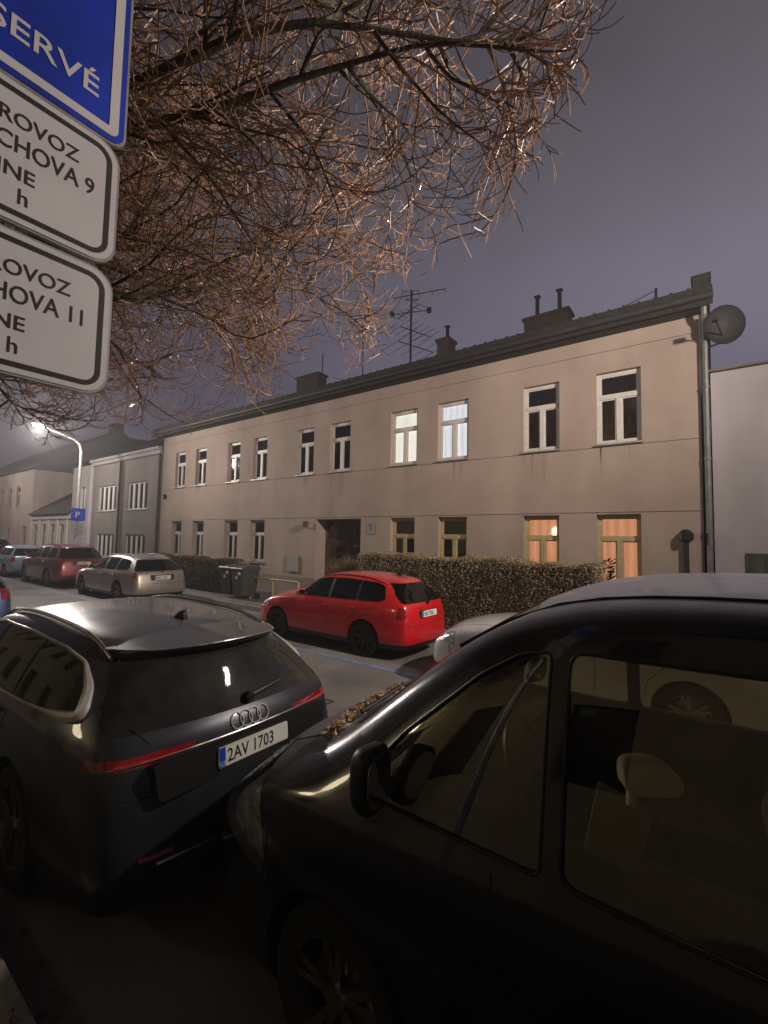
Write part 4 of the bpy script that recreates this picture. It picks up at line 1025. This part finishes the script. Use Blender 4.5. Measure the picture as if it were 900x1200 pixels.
    return root, on_side, on_rear, on_top

M_HOUSING = mat('lamp_housing', (.70, .70, .72), .22, metal=.55, var=.45, scale=13, bump=.7, bscale=24, dist=.02)
M_MIRROR = mat('mirror_silver', (.6, .6, .62), .03, metal=1, var=.03)
def paintm(name, col, metal=.35, rough=.32, var=.1, coat=1, rv=.08, scale=5):
    return mat(name, col, rough, metal=metal, coat=coat, var=var, scale=scale, rvar=rv, detail=10, dust=.16)
FAR = 'cars parked along the far kerb'; NEAR = 'cars parked along the near kerb'

def wagon_spec(Lc, Wc, H, belt=.93, R=.32, nose=.72, **kw):
    """estate / suv family; heights scale from the roof height H"""
    s = Lc / 4.8; b0 = belt
    xs = [x * s for x in (0, .14, .45, .95, 1.38, 1.72, 2.08, 2.45, 2.95, 3.5, 3.95, 4.35, 4.62, 4.8)]
    top = [(0, nose), (.14 * s, nose + .09), (.45 * s, nose + .17), (.95 * s, nose + .25), (1.38 * s, b0 + .10), (1.72 * s, b0 + .10 + (H - b0) * .40), (2.08 * s, H - .10), (2.45 * s, H - .02), (2.95 * s, H + .01), (3.5 * s, H), (3.95 * s, H - .02), (4.35 * s, H - .045), (4.62 * s, H - .07), (4.8 * s, H - .09)]
    beltp = [(0, nose - .10), (.14 * s, nose - .03), (.45 * s, nose + .07), (.95 * s, nose + .16), (1.38 * s, b0), (2.4 * s, b0 + .02), (3.9 * s, b0 + .05), (4.8 * s, b0 + .06)]
    d = dict(L=Lc, W=Wc, xs=xs, top=top, belt=beltp, R=R, wf=.90 * s, wr=3.72 * s,
        rear_shift=(.10, .0, .0, .07, .12, .27, .42), wfac=[(0, .80), (.14 * s, .90), (.45 * s, .975), (.95 * s, 1), (3.8 * s, 1), (4.5 * s, .955), (4.8 * s, .87)],
        yin=[(0, .24), (1.0 * s, .22), (1.72 * s, .25), (2.4 * s, .25), (4.8 * s, .29)],
        dlo=[dict(p=[(1.62 * s, b0 + .045), (1.66 * s, b0 + .09), (2.12 * s, H - .155), (2.5 * s, H - .105), (3.2 * s, H - .10), (3.9 * s, H - .135), (4.12 * s, H - .19), (4.26 * s, b0 + .14), (4.1 * s, b0 + .085)], pillars=((2.62 * s, 2.70 * s), (3.46 * s, 3.52 * s)), dark=kw.get('dark', False))],
        screen=[(-hw_(Wc) + .17, b0 + .12), (hw_(Wc) - .17, b0 + .12), (hw_(Wc) - .30, H - .07), (-hw_(Wc) + .30, H - .07)],
        backlight=[(-hw_(Wc) + .16, b0 + .07), (hw_(Wc) - .16, b0 + .07), (hw_(Wc) - .29, H - .13), (-hw_(Wc) + .29, H - .13)],
        seams=[[(1.50 * s, b0 - .02), (1.42 * s, .6), (1.45 * s, .36)], [(2.66 * s, b0), (2.66 * s, .36)], [(3.5 * s, b0), (3.46 * s, .78), (3.28 * s, .6), (3.22 * s, .36)], [(.40 * s, .62), (.46 * s, .36)]],
        rear_seams=[[(-hw_(Wc) + .16, .62), (hw_(Wc) - .16, .62)], [(-hw_(Wc) + .2, .58), (-hw_(Wc) + .16, b0 - .12)], [(hw_(Wc) - .2, .58), (hw_(Wc) - .16, b0 - .12)]],
        hood_seams=[[(.3, hw_(Wc) - .25), (1.2 * s, hw_(Wc) - .16)]],
        handles=[(2.40 * s, b0 - .085), (3.25 * s, b0 - .07)], mirror=(1.80 * s, b0 + .10, .10), plate=(.80, '5A2 6147', .42, 6), recess=(.36, .085), grille=(nose - .28, nose - .1, .38),
        wiper=((0, b0 + .05), (.38, b0 + .12)), seats=((1.95 * s, 2.95 * s), .55), dash=(1.35 * s, b0 + .02), clad=.30)
    hw2 = Wc / 2
    tz0, tz1, ty = kw.get('tail', (b0 - .20, b0 + .03, .22)); hz0, hz1 = nose - .11, nose + .06
    tw = kw.get('tailwrap', .26)
    d['lights'] = lambda sg: [
        ('taillight', kw.get('lens', M_REDLENS), [((0, 0, tz1), (0, 0, 1)), ((0, 0, tz0), (0, 0, -1)), ((0, sg * (hw2 - ty), 0), (0, -sg, 0)), ((Lc - tw, 0, tz0), (-1, 0, .25))], lambda f: f.calc_center_median().x > Lc - .6 and f.calc_center_median().y * sg > hw2 - ty - .2 and f.calc_center_median().z > tz0 - .2 and f.calc_center_median().z < tz1 + .2),
        ('headlight', M_CLEARLENS, [((0, 0, hz1), (-.25, 0, 1)), ((0, 0, hz0), (0, 0, -1)), ((0, sg * (hw2 - .42), 0), (0, -sg, 0)), ((.52 * s, 0, 0), (1, 0, 0))], lambda f: f.calc_center_median().x < .8 and f.calc_center_median().y * sg > hw2 - .6 and hz0 - .2 < f.calc_center_median().z < hz1 + .3 and f.normal.z < .8)]
    for q in ('rear_shift', 'wiper', 'clad', 'cladm', 'wstyle', 'mirrorm', 'handlem', 'recess', 'plate', 'rearglass', 'rear_span', 'midz', 'bulge_r'):
        if q in kw: d[q] = kw[q]
    return d
def hw_(w): return w / 2

def roof_rails(root, on_top, xa, xb, y, m, h=.03, r=.012):
    for s in (-1, 1):
        b = MB(); pts = []
        for k in range(13):
            x = xa + (xb - xa) * k / 12; p = on_top(x, s * y)[0]; lift_ = h * min(1, min(k, 12 - k) / 1.5); pts.append(p + Vector((0, 0, lift_)))
        b.tube(pts, r, 8); b.build('roof_rail', m, root, True)
def antenna_fin(root, on_top, x):
    p = on_top(x, 0)[0]; b = MB(); b.prism([(-.09, -.01), (.07, -.01), (.06, .05), (.03, .062), (-.02, .04)], -.018, .018, 'y'); o = b.build('roof_antenna', M_BLACKPL, root, True, bevel=.008); o.location = p

# ---- near dark grey estate (its tail faces the camera)
AX0 = -7.22; AL = 4.82
P_AUDI = mat('dusty_dark_grey_paint', (.035, .040, .052), .34, metal=.5, coat=.6, var=.18, scale=2.6, rvar=.16, detail=12, dust=.30, dustcol=(.24, .235, .25))
spA = wagon_spec(AL, 1.90, 1.53, belt=1.0, R=.355, nose=.74, dark=True, rear_shift=(.10, -.02, .0, .09, .15, .27, .36), tail=(.925, .978, .58), tailwrap=.26, bulge_r=.13, plate=(.855, '2AV 1703', .45, 5), recess=(.60, .10),
    wiper=((.02, 1.105), (.50, 1.15)), cladm=M_BLACKPL, rear_span=1.1)
s_ = AL / 4.8
spA['dlo'] = [dict(p=[(1.62, 1.045), (1.66, 1.09), (2.12, 1.36), (2.5, 1.42), (3.2, 1.43), (3.80, 1.405), (4.10, 1.36), (4.30, 1.25), (4.39, 1.135), (4.30, 1.115), (3.7, 1.085), (2.7, 1.055)], r=.05, pillars=((2.62, 2.69), (3.46, 3.49)), dark=True, trim=M_SATIN, trim_r=.011, trim_wide=(4.36, 1.15, .030))]
spA['handles'] = [(2.4, .96), (3.25, .97)]
spA['rear_seams'] = [[(-.80, .80), (-.42, .75), (.42, .75), (.80, .80)], [(-.66, 1.10), (-.60, 1.02)]]
carA, sideA, rearA, topA = car(spA, (AX0, 1.85, 0), 'dusty dark grey estate car with chrome window line, its tail towards the camera', 'car', 'estate_car', NEAR, P_AUDI, M_GLASS, glass('audi_glass', (.14, .15, .12), .06, .012, .12))
roof_rails(carA, topA, 2.0, 4.25, .60, M_CHROME, .025, .014); antenna_fin(carA, topA, 3.95)
b = MB()  # four interlocked rings
for k in range(4):
    pts = []
    for q in range(21):
        a = 2 * pi * q / 20; p, n = rearA(-.098 + k * .064 + .042 * cos(a), 1.005 + .042 * sin(a), .006); pts.append(p)
    b.tube(pts, .005, 6, False)
b.build('ring_emblem', M_SATIN, carA, True)
b = MB(); pts = [rearA(-.80 + 1.6 * k / 20, .955 - .02 * abs(-1 + k / 10) ** 2, .004)[0] for k in range(21)]
b.tube(pts, .006, 6); b.build('tailgate_trim', M_CHROME, carA, True)
b = MB()
pts = [Vector((rearA(y, 1.40)[0].x + .07 - .10 * (y / .62) ** 2, y, 1.465 - .03 * (y / .62) ** 2)) for y in [-.62 + 1.24 * k / 16 for k in range(17)]]
pt2 = [topA(4.18, y * 1.0)[0] + Vector((0, 0, .002)) for y in [-.62 + 1.24 * k / 16 for k in range(17)]]
n = 17; vs = pt2 + pts + [p + Vector((-.02, 0, -.035)) for p in pts] + [p + Vector((0, 0, -.06)) for p in pt2]
b.add(vs, [(r * n + k, r * n + k + 1, (r + 1) * n + k + 1, (r + 1) * n + k) for r in range(3) for k in range(n - 1)] + [(0, n, 2 * n, 3 * n), (n - 1, 4 * n - 1, 3 * n - 1, 2 * n - 1)])
b.build('roof_spoiler', P_AUDI, carA, True)
b = MB(); b.tube([p + Vector((.004, 0, -.003)) for p in pts], .005, 6); b.build('spoiler_edge', M_CHROME, carA)
b = MB(); b.tube([rearA(-.6 + 1.2 * k / 14, .46, .006)[0] for k in range(15)], .012, 6); b.build('bumper_trim', M_CHROME, carA, True)

for s in (-1, 1):
    b = MB(); b.tube([rearA(s * (.34 + .42 * k / 12), .950 - .004 * k / 12, .004)[0] for k in range(13)], .0055, 6); b.build('light_strip', mat('bright_red_lens', (.62, .03, .03), .15, coat=1, var=.3, scale=30), carA, True)
    b = MB(); b.tube([rearA(s * (.52 + .16 * k / 6), .50, .004)[0] for k in range(7)], .014, 6); b.build('rear_reflector', M_REDLENS, carA, True)

# ---- the near dark van
VX = -2.2; VL = 4.95; VW = 1.92
P_VAN = mat('dark_blue_black_paint', (.012, .014, .022), .20, metal=.25, coat=.8, var=.25, scale=2.5, rvar=.10, detail=12, dust=.9, dustcol=(.36, .37, .46))
xsv = [0, .10, .32, .58, .80, 1.17, 1.52, 1.85, 2.3, 3.0, 3.7, 4.3, 4.75, 4.95]
spV = dict(L=VL, W=VW, xs=xsv, clear=.2,
    top=[(0, .90), (.10, 1.0), (.32, 1.10), (.58, 1.18), (.80, 1.26), (1.17, 1.60), (1.52, 1.86), (1.85, 1.985), (2.3, 2.02), (3.0, 2.03), (3.7, 2.03), (4.3, 2.02), (4.95, 1.96)],
    belt=[(0, .78), (.1, .87), (.32, .96), (.58, 1.03), (.80, 1.07), (1.6, 1.10), (4.95, 1.12)],
    rear_shift=(.06, 0, 0, .03, .06, .12, .2), rear_span=.9, front_shift=(.08, .0, .0, .03, .07, .12, .16), bulge_f=.17, bulge_r=.05,
    wfac=[(0, .80), (.10, .90), (.32, .965), (.58, .99), (.9, 1), (4.5, 1), (4.95, .95)], yin=[(0, .26), (.8, .21), (1.2, .22), (1.6, .22), (4.95, .20)], midz=.6,
    R=.34, wf=.98, wr=4.0,
    dlo=[dict(p=[(1.10, 1.15), (1.12, 1.28), (1.22, 1.40), (1.52, 1.67), (1.66, 1.76), (1.765, 1.785), (1.765, 1.15)], r=.03), dict(p=[(1.825, 1.15), (1.825, 1.795), (2.74, 1.815), (2.80, 1.15)], r=.05),
         dict(p=[(2.92, 1.16), (2.88, 1.80), (3.74, 1.80), (3.74, 1.16)], r=.05), dict(p=[(3.86, 1.16), (3.86, 1.80), (4.52, 1.78), (4.60, 1.16)], r=.05)],
    screen=[(-.72, 1.29), (.72, 1.29), (.62, 1.90), (-.62, 1.90)], backlight=[(-.70, 1.22), (.70, 1.22), (.62, 1.82), (-.62, 1.82)],
    seams=[[(1.62, 1.1), (1.60, .7), (1.62, .34)], [(2.84, 1.1), (2.84, .34)], [(3.80, 1.12), (3.80, .9), (3.6, .6), (3.55, .34)], [(.58, .9), (.55, .6), (.62, .34)]],
    hood_seams=[[(.14, .62), (.74, .66)], [(.74, .66), (.78, .3)], [(.14, .62), (.06, .3)]], handles=[(2.45, .98), (2.98, .98)], handlem=M_BLACKPL, mirror=(1.20, 1.28, .12), mirror_size=(.12, .17, .24), mirrorm=M_BLACKPL,
    plate=(.62, '3AN 5820', .5, 0), grille=(.55, .80, .42), seats=((2.15, 3.05), .82), seath=.60, dash=(.95, 1.18), clad=.40)
hv = VW / 2
spV['deep_lamp'] = True
spV['lights'] = lambda sg: [
    ('taillight', M_REDLENS, [((0, 0, 1.15), (0, 0, 1)), ((0, 0, .8), (0, 0, -1)), ((0, sg * (hv - .16), 0), (0, -sg, 0)), ((VL - .18, 0, 0), (-1, 0, 0))], lambda f: f.calc_center_median().x > VL - .5 and f.calc_center_median().y * sg > hv - .4 and .6 < f.calc_center_median().z < 1.4),
    ('headlight', M_CLEARLENS, [((.0, 0, .97), (-.36, 0, 1)), ((0, 0, .76), (-.22, 0, -1)), ((0, sg * (hv - .36), 0), (0, -sg, 0)), ((.50, 0, .9), (1, 0, .35))], lambda f: f.calc_center_median().x < .8 and f.calc_center_median().y * sg > hv - .55 and .5 < f.calc_center_median().z < 1.3 and f.normal.z < .88)]
M_VGLASS = glass('van_glass', (.84, .81, .60), .13, .010, .03)
VY = 2.31
carV, sideV, rearV, topV = car(spV, (VX, VY, 0), 'black people-carrier van close to the camera, its side windows showing the dim cabin', 'van', 'parked_van', NEAR, P_VAN, M_VGLASS, M_VGLASS)
for s in (-1, 1):   # roof gutter strip
    b = MB(); pts = [topV(1.75 + 3.0 * k / 20, s * (.60 + .03 * min(1, k / 4)), .001)[0] for k in range(21)]; pts = [topV(1.35, s * .60, .001)[0], topV(1.55, s * .60, .001)[0]] + pts
    b.tube(pts, .008, 6); b.build('roof_gutter', M_UNDER, carV, True)
b = MB(); # cowl tray
pts = [topV(.75 - .11 * (1 - (y / .66) ** 2), y)[0] for y in [-.66 + 1.32 * k / 20 for k in range(21)]]
vs = []
for p in pts: vs += [p + Vector((-.03, 0, .005)), p + Vector((.09, 0, .012))]
b.add(vs, [(2 * k, 2 * k + 1, 2 * k + 3, 2 * k + 2) for k in range(20)]); b.build('cowl_tray', M_BLACKPL, carV)
for ya, yb in ((-.55, .05), (.1, .6)):
    b = MB(); q = [topV(.80, ya, .02)[0], topV(.86, (ya + yb) / 2, .03)[0], topV(.87, yb, .018)[0]]; b.tube(q, [.012, .008, .006], 6); b.build('windscreen_wiper', M_BLACKPL, carV)
# leaves caught on the cowl
b = MB()
for _ in range(560):
    y = random.uniform(-.70, .12); x = .67 - .11 * (1 - (y / .66) ** 2) + abs(random.gauss(0, .05)); p = topV(x, y)[0] + Vector((VX, VY, random.uniform(.008, .03)))
    s = random.uniform(.012, .032); a = Vector((random.gauss(0, 1), random.gauss(0, 1), random.gauss(0, .5))).normalized() * s; c = Vector((random.gauss(0, .5), random.gauss(0, .5), random.gauss(0, 1))).cross(a).normalized() * s * .5
    b.add([p - a, p + c - Vector((0, 0, .004)), p + a, p - c], [(0, 1, 2, 3)])
tag(b.build('fallen_leaves', mat('dry_leaves', (.42, .20, .09), .8, var=.4, scale=40, col2=(.80, .62, .45))), 'dry brown leaves caught below the windscreen of the black van', 'leaves', kind='stuff')
# pale things on the seats
b = MB(); b.prism(smooth_poly([(-.085, -.045), (.085, -.06), (.095, .0), (.03, .05), (-.075, .055)], .04), -.035, .035, 'x'); b.tube([(0, -.05, -.03), (0, -.06, -.09)], .018, 8)
t_ = b.build('white_cushion', mat('white_cloth', (.66, .68, .66), .7, var=.1), None, True, bevel=.012); t_.location = (VX + 2.02, VY - .62, 1.415); t_.rotation_euler = (radians(8), 0, radians(-62)); tag(t_, 'small white rounded cushion inside the black van behind its second side window', 'cushion')
b = MB(); b.prism(smooth_poly([(-.085, -.10), (.085, -.12), (.09, .10), (-.085, .12)], .01), -.003, .003, 'x'); t_ = b.build('paper_sheet', mat('grey_paper', (.30, .30, .25), .8, var=.15)); t_.location = (VX + 1.93, VY - .60, 1.205); t_.rotation_euler = (radians(-14), radians(-8), radians(-66)); tag(t_, 'greyish sheet of paper standing below the white cushion inside the black van', 'paper')

# ---- far row
P_RED = paintm('bright_red_paint', (.62, .010, .018), .1, .3, .08)
spR = wagon_spec(4.02, 1.66, 1.47, belt=.93, R=.315, nose=.74, plate=(.80, '1B4 7706', .42, 6), recess=(.30, .07), wstyle='steel', tail=(.74, .95, .17), tailwrap=.22, rear_shift=(.08, .0, .0, .05, .09, .22, .36))
carR, a1, a2, a3 = car(spR, (-8.30, 7.24, 0), 'bright red small estate car parked in front of the clipped hedge', 'car', 'estate_car', FAR, P_RED)
roof_rails(carR, a3, 1.8, 3.5, .52, P_RED, .02, .012); antenna_fin(carR, a3, 3.35)
P_SIL = paintm('silver_white_paint', (.62, .62, .64), .2, .35, .08)
spW = wagon_spec(4.25, 1.76, 1.48, belt=.92, R=.31, nose=.74)
carW, *_ = car(spW, (-3.52, 6.80, 0), 'silvery white car close behind the bright red estate, mostly hidden by the black van', 'car', 'hatchback_car', FAR, P_SIL)
P_BEI = paintm('beige_metallic_paint', (.36, .325, .29), .5, .35, .1)
spB = wagon_spec(4.76, 1.85, 1.48, belt=.93, R=.33, nose=.74, tail=(.80, 1.30, .17), tailwrap=.22, plate=(.80, '4AX 2259', .42, 6))
carB, a1, a2, a3 = car(spB, (-18.9, 7.32, 0), 'pale beige estate car with tall red tail lights beside the dark hedge', 'car', 'estate_car', FAR, P_BEI)
roof_rails(carB, a3, 2.0, 4.1, .56, M_CHROME, .03)
P_DRED = paintm('dark_red_paint', (.20, .028, .035), .3, .35, .12)
spS = wagon_spec(4.75, 1.88, 1.68, belt=1.06, R=.36, nose=.88, tail=(.90, 1.10, .30), dark=True, plate=(.95, '6AE 4471', .5, 6))
carS, a1, a2, a3 = car(spS, (-25.2, 7.34, 0), 'dark red sport utility car parked ahead of the beige estate', 'car', 'suv_car', FAR, P_DRED)
roof_rails(carS, a3, 2.0, 4.1, .56, M_BLACKPL, .03)
P_PBL = paintm('pale_blue_paint', (.30, .36, .48), .35, .35, .1)
spP = wagon_spec(4.3, 1.78, 1.50, belt=.95, R=.32, nose=.76)
car(spP, (-30.6, 7.30, 0), 'pale blue car half hidden ahead of the dark red one', 'car', 'hatchback_car', FAR, P_PBL)
P_DK = paintm('charcoal_paint', (.03, .03, .033), .3, .35, .2)
spD = wagon_spec(4.8, 1.9, 1.85, belt=1.12, R=.35, nose=.95)
car(spD, (-37.5, 7.30, 0), 'tall dark van furthest along the far kerb', 'van', 'parked_van', FAR, P_DK)
P_BLU = paintm('mid_blue_paint', (.055, .12, .26), .35, .32, .12)
spN = wagon_spec(4.35, 1.80, 1.52, belt=1.0, R=.33, nose=.78, tail=(.86, 1.08, .28), dark=True)
car(spN, (-15.25, 1.95, 0), 'blue car at the left edge, ahead of the dusty dark grey estate', 'car', 'hatchback_car', NEAR, P_BLU)

# ------------------------------------------------------------------ bare street tree overhanging from the left
tree = thing('bare_tree', 'large bare street tree whose twiggy crown hangs over the near pavement and the road', 'tree', (-4.7, -.35, .12))
rt_ = random.Random(11)
def inside(p):   # the pruned crown: a wide flat dome kept clear of the road below
    rho = sqrt((p.x) ** 2 + (p.y - .1) ** 2); d_ = sqrt((p.x - 4.7) ** 2 + (p.y - .35) ** 2); return rho < min(5.25, 4.45 + .5 * max(0, p.z - 3.9)) and p.z > 3.72 + .27 * max(0, p.x) + 1.2 * max(0, 2.5 - d_)
def curve(p, d, ln, n, wob, up=0.0, clip=True):
    pts = [p.copy()]; d = d.normalized()
    for k in range(n):
        d = (d + Vector((rt_.gauss(0, wob), rt_.gauss(0, wob), rt_.gauss(0, wob) + up))).normalized(); q = p + d * (ln / n)
        if not inside(q) and k > 1:
            d = (d + Vector((-q.x * .05, -q.y * .05, .3 if q.z < 4.3 else 0))).normalized(); q = p + d * (ln / n)
            if not inside(q + Vector((0, 0, .12))) and k > 2: break
        p = q; pts.append(p.copy())
    return pts
def tp(P, a, b_, e_=1.0):
    n = len(P) - 1; return [a * (1 - k / (n + 1)) ** e_ + b_ for k in range(n + 1)]
def at(pts, t):
    f = t * (len(pts) - 1); i = min(int(f), len(pts) - 2); return pts[i].lerp(pts[i + 1], f - i), (pts[i + 1] - pts[i]).normalized()
tk = MB(); tk.tube([(0, 0, -.12), (.02, .02, .3), (.05, .0, 1.2), (.0, .06, 2.4), (.05, .1, 3.9)], [.30, .24, .21, .20, .2], 14)
limbs = MB(); tw = MB(); fine = MB(); buds = MB()
top = Vector((.05, .1, 3.75))
N1 = 36
for i in range(N1):
    az = 2 * pi * i / N1 + rt_.uniform(-.12, .12); el = [.04, .30, .62, 1.0][i % 4] + rt_.uniform(-.08, .08)
    d = Vector((cos(az) * cos(el), sin(az) * cos(el), sin(el) + .25)); ln = [5.4, 5.9, 5.9, 5.3][i % 4] * rt_.uniform(.9, 1.04)
    A = curve(top + Vector((0, 0, rt_.uniform(-.2, .5))), d, ln, 12, .09, -.03 if i % 4 == 0 else -.012)
    limbs.tube(A, tp(A, .062, .006, 1.5), 8)
    for j in range(18):
        t = .2 + .8 * (j + rt_.random()) / 18; p, dd = at(A, t)
        side = dd.cross(Vector((rt_.gauss(0, 1), rt_.gauss(0, 1), rt_.gauss(0, 1)))).normalized()
        B = curve(p, dd * .65 + side * .8 + Vector((0, 0, .05)), rt_.uniform(1.0, 2.1) * (1.15 - .45 * t), 8, .14, -.02)
        limbs.tube(B, tp(B, .012, .0032), 5)
        for k2 in range(10):
            t2 = .1 + .9 * (k2 + rt_.random()) / 10; p2, d2 = at(B, t2)
            s2 = d2.cross(Vector((rt_.gauss(0, 1), rt_.gauss(0, 1), rt_.gauss(0, 1)))).normalized()
            C_ = curve(p2, d2 * .7 + s2 * .8 + Vector((0, 0, -.1)), rt_.uniform(.45, .95), 7, .16, .03)
            tw.tube(C_, tp(C_, .0048, .0028), 4, False)
            for k3 in range(5):
                t3 = .15 + .85 * (k3 + rt_.random()) / 5; p3, d3 = at(C_, t3)
                s3 = d3.cross(Vector((rt_.gauss(0, 1), rt_.gauss(0, 1), rt_.gauss(0, 1)))).normalized()
                D = curve(p3, d3 * .7 + s3 * .7 + Vector((0, 0, -.35)), rt_.uniform(.15, .42), 5, .12, .16)
                fine.tube(D, tp(D, .0012, .0032), 3, False)
M_BARK = mat('tree_bark', (.060, .046, .030), .85, var=.4, scale=7, bump=.7, bscale=30, col2=(.085, .075, .045))
M_TW = mat('twig_bark', (.31, .18, .115), .42, var=.35, scale=4, coat=.35)
tk.build('trunk', M_BARK, tree, True); limbs.build('limbs', M_BARK, tree, True)
cr = tw.build('crown', M_TW, tree); fine.build('twigs', M_TW, cr)
